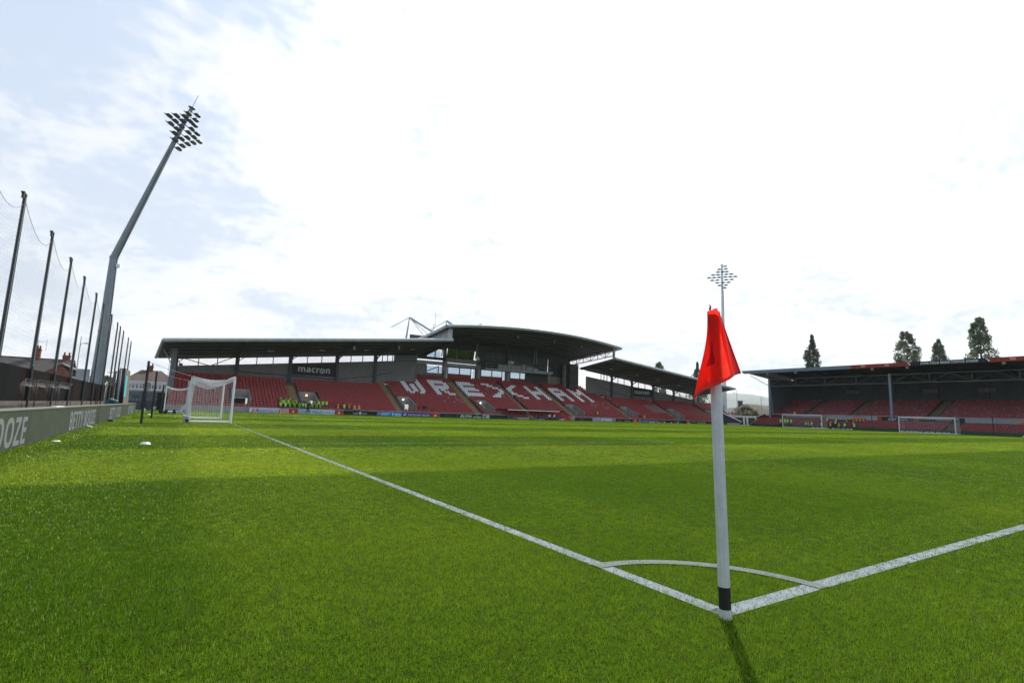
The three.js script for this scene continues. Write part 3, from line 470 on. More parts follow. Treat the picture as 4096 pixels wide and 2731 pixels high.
// ---------------------------------------------------------------- behind the near goal: LED board, hoarding, netting, mast, houses
{ // LED perimeter board
  const x = -5.4, led = thing('led_board', 'low grey-green LED perimeter board reading BETTY BOOZE behind the near goal', 'advertising board', [x, 0, -22]);
  const word = (c, cx, cy, w, h, f) => { c.save(); c.translate(cx, cy); c.fillStyle = f; c.textAlign = 'center'; c.textBaseline = 'middle'; c.font = 'bold 200px sans-serif'; const t = 'BETTY BOOZE', m = c.measureText(t).width; c.scale(w / m, h / 146); c.fillText(t, 0, 6); c.restore(); };
  const face = (txt) => { const r = rng(txt ? 5 : 6); return canvasTex(1024, 128, (c, w, h) => { c.fillStyle = '#343b34'; c.fillRect(0, 0, w, h); for (let k = 0; k < 260; k++) { c.fillStyle = `rgba(${44 + r() * 40},${54 + r() * 38},${44 + r() * 34},0.14)`; c.fillRect(r() * w, r() * h, 20 + r() * 90, 6 + r() * 40); } if (txt) word(c, w / 2, h * 0.55, w * 0.985, h * 0.80, '#6a7076'); c.fillStyle = 'rgba(20,24,20,0.16)'; for (let j = 0; j < h; j += 3) c.fillRect(0, j, w, 1); }); };
  const mt = new THREE.MeshPhysicalMaterial({ map: face(true), roughness: 0.75, specularIntensity: 0.2 }), mp = new THREE.MeshPhysicalMaterial({ map: face(false), roughness: 0.75, specularIntensity: 0.2 });
  const spans = [[-7.4, -13.95, 1], [-13.95, -19.5, 0], [-19.5, -26.1, 1], [-26.1, -31.75, 0], [-31.75, -38.4, 1], [-38.4, -44.45, 0], [-44.45, -51.1, 1], [-51.1, -53.2, 0], [-1.8, -7.4, 0], [4.0, -1.8, 0]];
  for (const [a, b, t] of spans) {
    const n = t ? 1 : 3, cab = part(led, 'cabinet', geo().box(x - 0.34, x - 0.004, 0, 0.79, b + 0.004, a - 0.004), M.darkMetal);
    part(cab, 'screen', geo().face([[x, 0.03, a - 0.006], [x, 0.03, b + 0.006], [x, 0.785, b + 0.006], [x, 0.785, a - 0.006]], [[0, 0], [1, 0], [1, 1], [0, 1]]), t ? mt : mp);
  }
  part(led, 'top_strip', geo().box(x - 0.35, x + 0.012, 0.79, 0.815, -53.2, 4.0), gmat([0.10, 0.11, 0.085], 0.7, 81, 0.2, 2));
  single('paper_sheet', 'pale strip lying on top of the LED board', 'sheet', geo().box(-5.62, -5.48, 0.818, 0.832, -18.9, -17.6), M.whiteRough);
}
{ // low wall and tall dark hoarding
  const w = thing('hoarding_wall', 'tall dark hoarding on a low dirty concrete wall behind the LED board', 'hoarding', [-9.1, 0, -35]);
  part(w, 'base_wall', geo().box(-9.35, -9.0, -0.4, 0.86, -78, 4), M.darkConcrete);
  const tones = [[0.008, 0.006, 0.006], [0.006, 0.007, 0.008], [0.010, 0.007, 0.006], [0.010, 0.004, 0.005], [0.005, 0.006, 0.007]];
  let k = 0; for (let z = 4; z > -69; z -= 2.44) { const t = tones[(k * 7 + 3) % 5]; part(w, 'hoarding_panel', geo().box(-9.2, -9.12, 0.862, 2.5, z - 2.43, z), new THREE.MeshPhysicalMaterial({ color: lin(...t), roughness: 0.95, specularIntensity: 0.08, side: THREE.DoubleSide })); k++; }
  part(w, 'end_panel', geo().box(-9.26, -9.08, 0.862, 2.45, -78, -69.3), gmat([0.12, 0.115, 0.09], 0.9, 83, 0.3, 2));
}
{ // ball-stop netting: poles, cables and nets
  const zs = [-15.6, -21.6, -27.66, -33.81, -39.83, -45.66, -52.52, -58.1, -65.2, -71.8, -75.4, -80.0, -88.4, -93.9], string = mat([0.28, 0.29, 0.30], 0.8);
  zs.forEach((z, k) => {
    const lean = 0.0, t = thing('net_pole', 'tall dark green steel pole holding up the ball-stop netting', 'pole', [-9.0, 0.3, z], 'netting poles along the hoarding');
    part(t, 'shaft', geo().tube([[-9.0, 0.3, z], [-9.0, 5, z], [-9.0 + lean, 9.72, z]], [0.085, 0.08, 0.065], 10), mat([0.012, 0.022, 0.02], 0.5));
    part(t, 'head_bracket', geo().box(-9.06, -8.94, 9.66, 9.74, z - 0.08, z + 0.42).box(-9.04, -8.96, 9.46, 9.66, z + 0.28, z + 0.38), M.darkMetal);
    part(t, 'halyard', geo().rod([-8.9, 2.6, z + 0.33], [-8.9, 9.5, z + 0.33], 0.012, 4), string);
  });
  for (let k = 0; k < zs.length - 1; k++) {
    const a = zs[k], b = zs[k + 1], n = thing('ball_net', 'fine dark ball-stop net sagging between two tall poles', 'net', [-9.0, 2.5, (a + b) / 2], 'nets between the poles');
    const at = (u, v) => { const s = 4 * u * (1 - u); return [-9.0 + 0.10 * s, mix(2.55, 9.55, v) - s * (0.75 * v * v + 0.18 * v) - 0.25 * u * v, mix(a, b, u)]; };
    part(n, 'top_cable', geo().tube(Array.from({ length: 13 }, (_, i) => at(i / 12, 1)), 0.010, 4, false), M.darkMetal);
    const g = geo(), rows = 34, cols = Math.round(Math.abs(b - a) / 0.3);
    for (let i = 0; i < rows; i++) g.tube(Array.from({ length: 11 }, (_, j) => at(j / 10, i / rows)), 0.0021, 3, false);
    for (let i = 0; i <= cols; i++) g.tube([0, 0.35, 0.7, 1].map((v) => at(i / cols, v)), 0.0016, 3, false);
    part(n, 'mesh', g, string, 'stuff');
  }
}
{ // goals stored against the hoarding
  const spots = [[-27.4, -29.6], [-29.8, -32.5], [-32.8, -34.8], [-35.3, -39.5]], net = new THREE.MeshPhysicalMaterial({ color: lin(0.07, 0.068, 0.075), transmission: 0.45, roughness: 1, thickness: 0, transparent: true, opacity: 0.3, side: THREE.DoubleSide });
  spots.forEach(([a, b], k) => {
    const t = thing('stored_goal', ['small training goal with drooping grey net, stored by the hoarding nearest the touchline', 'training goal with deep sagging net stored by the hoarding, second of the row', 'narrow training goal with grey net stored by the hoarding, beside a dark upright', 'wide training goal with pale full net at the corner-mast end of the stored row'][k], 'goal', [-8.3, 0, (a + b) / 2], 'goals stored against the hoarding');
    const top = 1.82 + 0.03 * k; part(t, 'frame', geo().tube([[-8.0, 0, a], [-8.0, top, a], [-8.0, top, b], [-8.0, 0, b]], 0.012, 6), M.black);
    part(t, 'rear_frame', geo().tube([[-8.7, 0.02, a], [-8.75, 0.02, b]], 0.03, 6), M.darkMetal);
    const g = geo(); for (let i = 0; i < 12; i++) for (let j = 0; j < 6; j++) { const p = (u, v) => [-8.03 - 0.12 * Math.sin(Math.PI * v), top - (0.16 + 0.16 * Math.sin(Math.PI * u) + 0.5 * Math.pow(Math.abs(2 * u - 1), 6)) * v, mix(a, b, u)]; g.face([p(i / 12, j / 6), p((i + 1) / 12, j / 6), p((i + 1) / 12, (j + 1) / 6), p(i / 12, (j + 1) / 6)]); }
    part(t, 'net', g, net);
  });
}
// floodlight masts
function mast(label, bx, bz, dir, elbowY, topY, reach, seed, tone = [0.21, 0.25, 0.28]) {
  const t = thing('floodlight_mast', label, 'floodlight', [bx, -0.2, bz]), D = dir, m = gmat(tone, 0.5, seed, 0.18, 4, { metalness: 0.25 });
  const E = [bx, elbowY, bz], T = [bx + D[0] * reach, topY, bz + D[1] * reach];
  part(t, 'lower_shaft', geo().tube([[bx, -0.2, bz], [bx, elbowY * 0.5, bz], E], [0.74, 0.56, 0.44], 16), m);
  part(t, 'upper_shaft', geo().tube([addv(E, [0, -0.05, 0]), lerp3(E, T, 0.5), T], [0.44, 0.34, 0.22], 16), m);
  part(t, 'elbow_flange', geo().tube([addv(E, [0, -0.12, 0]), addv(E, [0, 0.06, 0])], 0.50, 16), m);
  part(t, 'elbow_box', geo().box(bx + 0.35, bx + 0.75, elbowY - 1.3, elbowY - 0.9, bz + 0.1, bz + 0.6), M.whiteRough);
  for (const k of [0.25, 0.5, 0.75]) part(t, 'shaft_band', geo().tube([lerp3([bx, -0.2, bz], E, k), addv(lerp3([bx, -0.2, bz], E, k), [0, 0.12, 0])], mix(0.76, 0.46, k) + 0.0, 16), m);
  part(t, 'cable_conduit', geo().tube([[bx + 0.72, 0.5, bz + 0.2], [bx + 0.5, elbowY * 0.55, bz + 0.28], addv(E, [0.36, -0.2, 0.3]), addv(lerp3(E, T, 0.7), [0.05, 0.1, 0.34])], 0.035, 5), M.darkMetal);
  part(t, 'base_cabinet', geo().box(bx - 2.0, bx - 0.8, -0.2, 4.6, bz - 0.5, bz + 0.6), M.steel);
  part(t, 'rod', geo().rod(T, lerp3(E, T, 1.09), 0.03, 5), M.darkMetal);
  part(t, 'top_plate', geo().tube([T, lerp3(E, T, 1.006)], 0.42, 12), M.darkMetal);
  const ax = nrm(sub(T, E)), side = nrm(cross(ax, [D[0], 0.4, D[1]])), out = nrm(cross(side, ax));
  const rows = [[0.985, [0.7]], [0.955, [-0.6, 0.8]], [0.925, [-0.9, 0.15, 1.05]], [0.895, [-2.0, -0.9, 0.9, 2.0]], [0.865, [-2.9, -1.8, -0.7, 0.7, 1.8, 2.9]], [0.835, [-2.2, -1.1, 0.9, 2.1]], [0.805, [-1.1, 0.2, 1.4]], [0.775, [-0.6, 0.8]], [0.745, [0.5]]];
  for (const [s, list] of rows) {
    const c = lerp3(E, T, s), arm = part(t, 'cross_arm', geo().bar(addv(c, side, Math.min(-0.1, Math.min(...list) * 1.1 - 0.3)), addv(c, side, Math.max(0.1, Math.max(...list) * 1.1 + 0.3)), 0.08), M.darkMetal);
    for (const o of list) { // lamp: a flat-backed hood with a visor tilted down to the pitch
      const p = addv(addv(c, side, o * 1.1), out, 0.5), d = nrm(addv([out[0] * 0.35, 0, out[2] * 0.35], [0, -1, 0])), u = nrm(cross(side, d)), q = (i, j, k) => addv(addv(addv(p, side, i), u, j), d, k);
      const Q = (i, j, k) => q(i * 0.95, j * 0.95, k);
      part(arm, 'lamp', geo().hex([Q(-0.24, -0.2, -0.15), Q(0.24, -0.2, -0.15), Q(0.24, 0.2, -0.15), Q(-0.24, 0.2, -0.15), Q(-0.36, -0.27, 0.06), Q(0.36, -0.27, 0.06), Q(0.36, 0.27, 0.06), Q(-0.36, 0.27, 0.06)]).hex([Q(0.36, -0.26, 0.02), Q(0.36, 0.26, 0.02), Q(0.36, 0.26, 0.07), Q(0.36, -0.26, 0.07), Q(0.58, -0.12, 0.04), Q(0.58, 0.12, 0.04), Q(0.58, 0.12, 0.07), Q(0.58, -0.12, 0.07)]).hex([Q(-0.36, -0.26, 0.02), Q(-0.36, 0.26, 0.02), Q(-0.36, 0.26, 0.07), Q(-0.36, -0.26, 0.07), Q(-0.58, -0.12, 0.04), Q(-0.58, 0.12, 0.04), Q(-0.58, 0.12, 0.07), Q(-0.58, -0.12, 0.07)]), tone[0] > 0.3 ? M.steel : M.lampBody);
      part(arm, 'lamp_glass', geo().face([q(-0.3, -0.22, 0.066), q(0.3, -0.22, 0.066), q(0.3, 0.22, 0.066), q(-0.3, 0.22, 0.066)]), M.lampGlass);
      part(arm, 'lamp_bracket', geo().bar(addv(c, side, o * 1.1), addv(p, d, -0.12), 0.05), M.darkMetal);
    }
  }
  return t;
}
M.lampGlass = mat([0.12, 0.13, 0.14], 0.1);
M.lampBody = mat([0.045, 0.05, 0.055], 0.45, { metalness: 0.3 });
mast('grey bent floodlight mast leaning over the pitch behind the netting poles', -11.0, -80, [0.842, 0.539], 19.0, 39.7, 7.5, 85);
mast('grey floodlight mast standing in the gap between the arched stand and the coffee stand', 117.5, -82.5, [-0.80, 0.60], 18, 41.3, 3.2, 87, [0.62, 0.66, 0.69]);  // far mast and its lamps coloured paler to paint in sun glare
{ // slim screen totem beside the hoarding
  const t = thing('screen_totem', 'tall dark totem with a narrow cyan screen on orange feet beside the gate', 'totem', [-7.0, 0, -63]);
  part(t, 'cabinet', geo().hex([[-7.35, 0.62, -63.2], [-6.98, 0.62, -62.9], [-6.98, 0.62, -63.6], [-7.35, 0.62, -63.8], [-7.42, 4.2, -63.2], [-7.12, 4.2, -62.9], [-7.12, 4.2, -63.6], [-7.42, 4.2, -63.8]]), M.black);
  part(t, 'front_frame', geo().hex([[-6.97, 0.72, -62.9], [-6.60, 0.78, -63.5], [-6.60, 0.78, -63.6], [-6.97, 0.72, -63.0], [-7.12, 4.2, -62.9], [-6.74, 3.95, -63.5], [-6.74, 3.95, -63.6], [-7.12, 4.2, -63.0]]), gmat([0.22, 0.18, 0.15], 0.7, 89, 0.2, 1));
  part(t, 'screen', geo().face([[-6.97, 1.35, -62.86], [-6.85, 1.35, -62.96], [-6.87, 3.45, -63.1], [-6.99, 3.48, -63.0]]), mat([0.08, 0.55, 0.62], 0.4, { emissive: lin(0.03, 0.30, 0.34), emissiveIntensity: 0.8 }));
  part(t, 'screen', geo().face([[-6.95, 3.65, -62.95], [-6.89, 3.65, -63.0], [-6.88, 3.95, -63.05], [-6.94, 3.95, -63.0]]), mat([0.25, 0.6, 0.6], 0.4));
  part(t, 'side_post', geo().hex([[-7.5, 0.62, -63.2], [-7.36, 0.62, -63.2], [-7.36, 0.62, -63.4], [-7.5, 0.62, -63.4], [-7.62, 4.22, -63.2], [-7.46, 4.22, -63.2], [-7.46, 4.22, -63.4], [-7.62, 4.22, -63.4]]), M.steel);
  part(t, 'rear_panel', geo().hex([[-7.75, 0.5, -64.2], [-7.5, 0.5, -64.2], [-7.5, 0.5, -64.5], [-7.75, 0.5, -64.5], [-7.85, 4.05, -64.2], [-7.55, 4.05, -64.2], [-7.55, 4.05, -64.5], [-7.85, 4.05, -64.5]]), M.darkMetal);
  part(t, 'foot', geo().box(-7.4, -6.85, 0, 0.62, -63.5, -62.9), gmat([0.55, 0.12, 0.04], 0.7, 91, 0.2, 1));
}
{ // corrugated gate across the corner
  const t = thing('corrugated_gate', 'grey corrugated steel gate in two leaves with a green sign beneath the hipped house', 'gate', [-6, -0.2, -84]);
  const ribs = (x0, x1, y0, y1) => { const g = geo(); for (let x = x0; x < x1 - 0.05; x += 0.2) g.box(x, Math.min(x + 0.12, x1), y0, y1, -84.05, -84.0).box(x + 0.12, Math.min(x + 0.2, x1), y0, y1, -84.1, -84.05); return g; };
  const m = gmat([0.17, 0.19, 0.21], 0.6, 93, 0.2, 2);
  for (const [a, b] of [[-9.0, -6.4], [-5.9, -4.1]]) { part(t, 'gate_leaf', ribs(a, b, 1.15, 2.3), m); part(t, 'gate_leaf', ribs(a, b, -0.2, 1.1), gmat([0.10, 0.12, 0.14], 0.6, 95, 0.2, 2)); }
  part(t, 'gate_post', geo().box(-6.4, -5.9, -0.2, 2.3, -84.2, -83.95), M.darkMetal); part(t, 'dark_screen', geo().box(-4.7, -3.75, -0.2, 2.2, -83.9, -83.8), M.black);
  part(t, 'green_sign', geo().box(-7.4, -6.7, 1.38, 1.78, -83.97, -83.94), mat([0.01, 0.14, 0.09], 0.5));
  single('equipment_box', 'small pale grey box on the ground before the dark end of the corrugated gate', 'box', geo().hex([[-5.05, -0.2, -82.0], [-4.7, -0.2, -82.0], [-4.7, -0.2, -82.5], [-5.05, -0.2, -82.5], [-4.95, 0.32, -82.0], [-4.55, 0.36, -82.0], [-4.55, 0.36, -82.5], [-4.95, 0.32, -82.5]]), mat([0.35, 0.38, 0.38], 0.6));
}
// houses
const HM = { tile: (() => { const b = dataTex(32, 32, (i, j) => { const v = (j % 8) / 8; return [v, v, v]; }, false, 1.2); return gmat([0.055, 0.034, 0.029], 0.85, 97, 0.3, 3, { bumpMap: b, bumpScale: 0.04 }); })(), slate: gmat([0.03, 0.027, 0.03], 0.8, 99, 0.3, 3), greyTile: gmat([0.20, 0.18, 0.15], 0.85, 101, 0.25, 1.1), brick: gmat([0.17, 0.05, 0.03], 0.9, 103, 0.4, 0.9), render: gmat([0.33, 0.32, 0.29], 0.9, 105, 0.2, 3), cream: gmat([0.65, 0.58, 0.42], 0.9, 107, 0.2, 3), frame: M.white, pane: mat([0.10, 0.13, 0.16], 0.08) };
function chimney(t, x, z, y0, y1, pots) { const c = part(t, 'chimney', geo().box(x - 0.55, x + 0.55, y0, y1, z - 0.4, z + 0.4).box(x - 0.62, x + 0.62, y1 - 0.35, y1 - 0.2, z - 0.47, z + 0.47), HM.brick); for (let k = 0; k < pots; k++) { const px = x - 0.35 + 0.7 * k / Math.max(1, pots - 1); part(c, 'chimney_pot', geo().tube([[px, y1, z], [px, y1 + 0.55, z]], [0.16, 0.12], 8), HM.brick); } return c; }
function casement(t, x0, x1, y0, y1, z, n) { for (let k = 0; k < n; k++) { const a = mix(x0, x1, k / n) + 0.05, b = mix(x0, x1, (k + 1) / n) - 0.05, w = part(t, 'window', geo().box(a, b, y0, y1, z - 0.05, z + 0.06), HM.frame); part(w, 'pane', geo().box(a + 0.1, b - 0.1, y0 + 0.1, mix(y0, y1, 0.68), z + 0.062, z + 0.075).box(a + 0.1, b - 0.1, mix(y0, y1, 0.74), y1 - 0.08, z + 0.062, z + 0.075), HM.pane); } }
{ // hipped semi-detached pair
  const z = -140, t = thing('hipped_house', 'pair of pale rendered houses under one brown hipped roof behind the corrugated gate', 'house', [-8, -0.4, -144]);
  part(t, 'wall', geo().box(-12.2, -3.2, -0.4, 5.3, -150, z), HM.render);
  const e = [[-12.8, 5.25, z + 0.5], [-2.6, 5.25, z + 0.5], [-2.6, 5.25, -150.5], [-12.8, 5.25, -150.5]], r0 = [-9.8, 8.0, -145], r1 = [-5.9, 8.0, -145];
  part(t, 'roof', geo().face([e[0], e[1], r1, r0]).face([e[1], e[2], r1]).face([e[2], e[3], r0, r1]).face([e[3], e[0], r0]).face([e[0], e[3], e[2], e[1]]), HM.tile);
  part(t, 'gutter', geo().box(-12.8, -2.6, 5.1, 5.24, z + 0.42, z + 0.52), HM.frame);
  for (const [a, b] of [[-11.6, -8.9], [-7.4, -4.7]]) { const bay = part(t, 'bay_window', geo().box(a - 0.2, b + 0.2, 1.6, 3.6, z, z + 0.7), HM.render); casement(t, a, b, 3.55, 4.8, z + 0.62, 4); part(t, 'bay_trim', geo().box(a - 0.25, b + 0.25, 3.4, 3.55, z, z + 0.75).box(a - 0.25, b + 0.25, 4.8, 4.95, z, z + 0.75), HM.frame); casement(t, a, b, 0.6, 1.9, z + 0.72, 4); }
  chimney(t, -8.1, -145, 7.4, 9.1, 2);
}
{ // red-brick gabled house beyond the hoarding
  const t = thing('gabled_house', 'red brick house with long dark slate roof and projecting tiled gable beyond the hoarding', 'house', [-23, -0.4, -124]);
  part(t, 'wall', geo().box(-34, -19.6, -0.4, 5.2, -130, -121), HM.brick); 
  part(t, 'roof', geo().face([[-34.5, 5.1, -120.5], [-19.2, 5.1, -120.5], [-19.2, 8.05, -125.5], [-34.5, 8.05, -125.5]]).face([[-19.2, 5.1, -130.5], [-34.5, 5.1, -130.5], [-34.5, 8.05, -125.5], [-19.2, 8.05, -125.5]]), HM.slate);
  part(t, 'ridge_tiles', geo().rod([-34.5, 8.06, -125.5], [-19.2, 8.06, -125.5], 0.12), HM.brick);
  const gable = part(t, 'gable_wall', geo().prism([[-22.4, -0.4, -119], [-18.6, -0.4, -119], [-18.6, 5.2, -119], [-20.4, 7.0, -119], [-22.4, 5.2, -119]], [0, 0, -6]), HM.brick);
  part(t, 'gable_roof', geo().slab([-20.2, 7.2, -118.6], [-15.6, 4.9, -118.6], [-15.6, 4.9, -126], [-20.2, 7.2, -126], 0.2).slab([-22.8, 5.1, -118.6], [-20.2, 7.2, -118.6], [-20.2, 7.2, -126], [-22.8, 5.1, -126], 0.2), HM.greyTile);
  part(t, 'side_wall', geo().box(-18.6, -15.8, -0.4, 4.75, -125.8, -119.3), HM.cream); part(t, 'gutter', geo().box(-18.8, -15.5, 4.72, 4.85, -119.25, -118.7), HM.frame);
  casement(t, -17.6, -16.6, 2.9, 4.1, -119.28, 2);
  chimney(t, -24.8, -125.5, 7.4, 9.9, 3); chimney(t, -20.6, -126, 7.2, 9.0, 2);
  part(t, 'television_aerial', geo().rod([-24.8, 9.8, -125.5], [-24.8, 11.4, -125.5], 0.03, 4).rod([-25.4, 11.2, -125.5], [-24.0, 11.2, -125.5], 0.025, 4).rod([-23.6, 9.5, -125.2], [-23.6, 11.6, -125.2], 0.03, 4), M.darkMetal);
}
function lampPost(x, z, h, arm, label) { const t = thing('street_lamp', label, 'lamp post', [x, -0.4, z]); part(t, 'post', geo().tube([[x, -0.4, z], [x, h, z]], [0.12, 0.06], 8), M.steel); part(t, 'arm', geo().tube([[x, h * 0.85, z], [x + arm * 0.5, h * 0.9, z], [x + arm, h * 0.9, z]], 0.05, 6), M.steel); part(t, 'lantern', geo().hex([[x + arm, h * 0.89, z - 0.15], [x + arm + 0.7 * Math.sign(arm), h * 0.89, z - 0.15], [x + arm + 0.7 * Math.sign(arm), h * 0.89, z + 0.15], [x + arm, h * 0.89, z + 0.15], [x + arm, h * 0.905, z - 0.1], [x + arm + 0.5 * Math.sign(arm), h * 0.91, z - 0.1], [x + arm + 0.5 * Math.sign(arm), h * 0.91, z + 0.1], [x + arm, h * 0.905, z + 0.1]]), M.steel); return t; }
lampPost(-19.4, -130, 13.2, 0.6, 'slim grey street lamp rising behind the red brick house');
{ const t = thing('telegraph_pole', 'dark wooden telegraph pole with a cross arm between the mast and the gate', 'pole', [-11.6, -0.4, -110]); part(t, 'shaft', geo().tube([[-11.6, -0.4, -110], [-11.6, 5.9, -110]], [0.14, 0.1], 8), mat([0.06, 0.045, 0.035], 0.9)); part(t, 'cross_arm', geo().bar([-12.8, 5.55, -110], [-11.0, 5.75, -110], 0.1), mat([0.06, 0.045, 0.035], 0.9)); }

// ---------------------------------------------------------------- covered end stand behind the far goal
const gmatCache = gmat([0.15, 0.12, 0.06], 0.85, 119, 0.4, 1.2);
{
  const s = thing('end_stand', 'two-tier end stand with flat roof and red and navy fascia lettering behind the far goals', 'grandstand', [108, -0.3, -40]);
  const zA = -62.5, zB = -4, grey = gmat([0.085, 0.105, 0.125], 0.6, 121, 0.18, 4), inside = gmat([0.085, 0.09, 0.095], 0.85, 123, 0.25, 4), clad = gmat([0.045, 0.05, 0.056], 0.85, 128, 0.3, 4), dark = gmat([0.05, 0.052, 0.055], 0.85, 125, 0.3, 3), post = gmat([0.17, 0.21, 0.26], 0.55, 122, 0.18, 4), lattice = gmat([0.05, 0.055, 0.055], 0.7, 124, 0.2, 4);
  const tread = gmat([0.06, 0.05, 0.05], 0.9, 126, 0.3, 3);
  const lowY = (r) => 0.05 + 0.22 * r, lowX = (r) => 100.6 + 0.55 * r, upY = (r) => 1.95 + 0.30 * r, upX = (r) => 104.3 + 0.79 * r;
  for (let r = 0; r < 7; r++) part(s, 'terrace_step', geo().box(lowX(r), lowX(r + 1) + 0.02, -0.45, lowY(r), -64.5, zB), tread);
  for (let r = 0; r < 12; r++) part(s, 'terrace_step', geo().box(upX(r), upX(r + 1) + 0.02, upY(r) - 0.6, upY(r), zA, zB), tread);
  part(s, 'tier_wall', geo().box(104.0, 104.3, -0.4, 2.05, -64.5, zB), dark);
  part(s, 'tier_rail', geo().bar([103.95, 2.66, zA - 0.3], [103.95, 2.66, zB], 0.1, 0.08), M.steel);
  // rear and end walls
  part(s, 'rear_wall', geo().box(114.2, 114.4, -0.4, 10.6, zA, zB), clad);
  part(s, 'end_wall', geo().hex([[104.6, -0.4, zA - 0.15], [114.3, -0.4, zA - 0.15], [114.3, -0.4, zA], [104.6, -0.4, zA], [104.6, 10.6, zA - 0.15], [114.3, 10.3, zA - 0.15], [114.3, 10.3, zA], [104.6, 10.6, zA]]), grey);
  for (const z of [-57, -50, -43, -36, -29, -22, -15]) part(s, 'rear_column', geo().box(113.9, 114.2, 5.5, 10.4, z - 0.15, z + 0.15), dark);
  // roof
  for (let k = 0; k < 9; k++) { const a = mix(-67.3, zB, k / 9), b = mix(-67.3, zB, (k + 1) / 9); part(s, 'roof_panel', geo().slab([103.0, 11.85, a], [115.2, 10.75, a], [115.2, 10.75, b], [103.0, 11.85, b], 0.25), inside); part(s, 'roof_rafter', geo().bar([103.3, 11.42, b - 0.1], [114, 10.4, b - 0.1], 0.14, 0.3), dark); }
  // fascia: plain, red, navy, red
  const fas = (a, b, m, n) => part(s, n, geo().hex([[102.92, 11.28, a], [102.92, 11.28, b], [103.02, 11.28, b], [103.02, 11.28, a], [102.8, 11.95, a - (a < -66 ? 0.5 : 0)], [102.8, 11.95, b], [103.0, 11.95, b], [103.0, 11.95, a]]), m);
  fas(-67.3, -45.3, gmat([0.16, 0.22, 0.30], 0.5, 127, 0.12, 5), 'fascia_board'); const redF = gmat([0.30, 0.04, 0.032], 0.55, 129, 0.12, 4); fas(-45.29, -36.0, redF, 'fascia_board'); fas(-35.99, -25.6, mat([0.012, 0.018, 0.045], 0.5), 'fascia_board'); fas(-25.59, zB, redF, 'fascia_board');
  const label = (txt, a, b, fg, bg, thick) => { const t = canvasTex(1024, 64, (c, w, h) => { c.fillStyle = bg; c.fillRect(0, 0, w, h); c.fillStyle = fg; fitText(c, txt, w / 2, h * 0.54, w * 0.97, 62, 'bold'); }); part(s, 'fascia_lettering', geo().face([[102.835, 11.36, a], [102.835, 11.36, b], [102.782, 11.88, b], [102.782, 11.88, a]], [[0, 0], [1, 0], [1, 1], [0, 1]]), new THREE.MeshStandardMaterial({ map: t, roughness: 0.5 })); };
  label('STŌK COLD BREW COFFEE STAND', -34.6, -26.7, '#d5dee6', '#0c1428');
  for (const z of [-43.6, -39.8, -23.2, -20.6]) { const t = canvasTex(128, 64, (c, w, h) => { c.fillStyle = '#a83329'; c.fillRect(0, 0, w, h); c.fillStyle = '#e6cfc9'; fitText(c, 'STŌK', w / 2, h * 0.54, w * 0.9, 56); }); part(s, 'fascia_lettering', geo().face([[102.835, 11.38, z], [102.835, 11.38, z + 0.75], [102.782, 11.88, z + 0.75], [102.782, 11.88, z]], [[0, 0], [1, 0], [1, 1], [0, 1]]), new THREE.MeshStandardMaterial({ map: t, roughness: 0.5 })); }
  for (const z of [-36.0, -25.6]) part(s, 'fascia_flash', geo().prism([[102.77, 11.3, z + 0.1], [102.77, 11.62, z - 0.15], [102.77, 11.95, z - 0.4], [102.77, 11.62, z + 0.12]], [-0.01, 0, 0]), M.whiteRough);
  // front posts and lattice girder
  for (const z of [-62.1, -39.6, -17]) part(s, 'front_post', geo().box(103.9, 104.25, -0.4, 10.2, z - 0.17, z + 0.17), post);
  const gird = part(s, 'girder_chord', geo().bar([104.05, 8.45, -62], [104.05, 8.6, zB], 0.16, 0.2).bar([104.05, 9.95, -62], [104.05, 10.05, zB], 0.14, 0.16), lattice);
  for (let z = -62; z < zB - 3; z += 5.65) { part(gird, 'girder_web', geo().bar([104.05, 8.5, z], [104.05, 9.95, z + 2.82], 0.1), lattice); part(gird, 'girder_web', geo().bar([104.05, 9.95, z + 2.82], [104.05, 8.5, z + 5.65], 0.1), lattice); part(gird, 'girder_post', geo().bar([104.05, 8.5, z + 5.65], [104.05, 10.0, z + 5.65], 0.12), lattice); }
  part(s, 'roof_strut', geo().rod([104, 8.6, -62.2], [103.4, 10.9, -66.0], 0.07).rod([104.05, 8.6, -62.0], [104.05, 2.4, -61.4], 0.05), M.steel);
  for (const z of [-62, -56, -42, -36.6, -24]) part(s, 'roof_speaker', geo().box(103.3, 103.6, 10.9, 11.3, z - 0.2, z + 0.2), M.steel);
  for (const z of [-50, -37, -29]) part(s, 'wall_sign', geo().box(113.7, 113.8, 7.2, 7.9, z - 1.2, z + 1.2), gmat([0.09, 0.095, 0.09], 0.8, 131, 0.2, 2));
  // gangways
  const gangs = [-55.2, -46.9, -34.4, -21.5], lowG = [-47.5, -30.8];
  for (const z of gangs) { const st = part(s, 'stair_flight', geo().box(104.31, 104.6, 1.952, 1.956, z - 0.5, z + 0.5), SM.yellow); for (let r = 0; r < 12; r++) part(st, 'tread', geo().box(upX(r), upX(r + 1), upY(r) + 0.003, upY(r) + 0.15, z - 0.55, z + 0.55), gmatCache); }
  for (const z of lowG) { const st = part(s, 'stair_flight', geo().box(100.61, 100.7, 0.053, 0.056, z - 0.5, z + 0.5), SM.yellow); for (let r = 0; r < 7; r++) part(st, 'tread', geo().box(lowX(r), lowX(r + 1), lowY(r) + 0.003, lowY(r) + 0.12, z - 0.7, z + 0.7), gmatCache); }
  // boards along the tier front
  const ad = (a, b, draw) => part(s, 'tier_board', geo().face([[103.93, 1.82, a], [103.93, 1.82, b], [103.93, 2.55, b], [103.93, 2.55, a]], [[0, 0], [1, 0], [1, 1], [0, 1]]), new THREE.MeshStandardMaterial({ map: canvasTex(512, 64, draw), roughness: 0.6 }));
  ad(-50.5, -41.9, (c, w, h) => { c.fillStyle = '#8a9099'; c.fillRect(0, 0, w, h); });
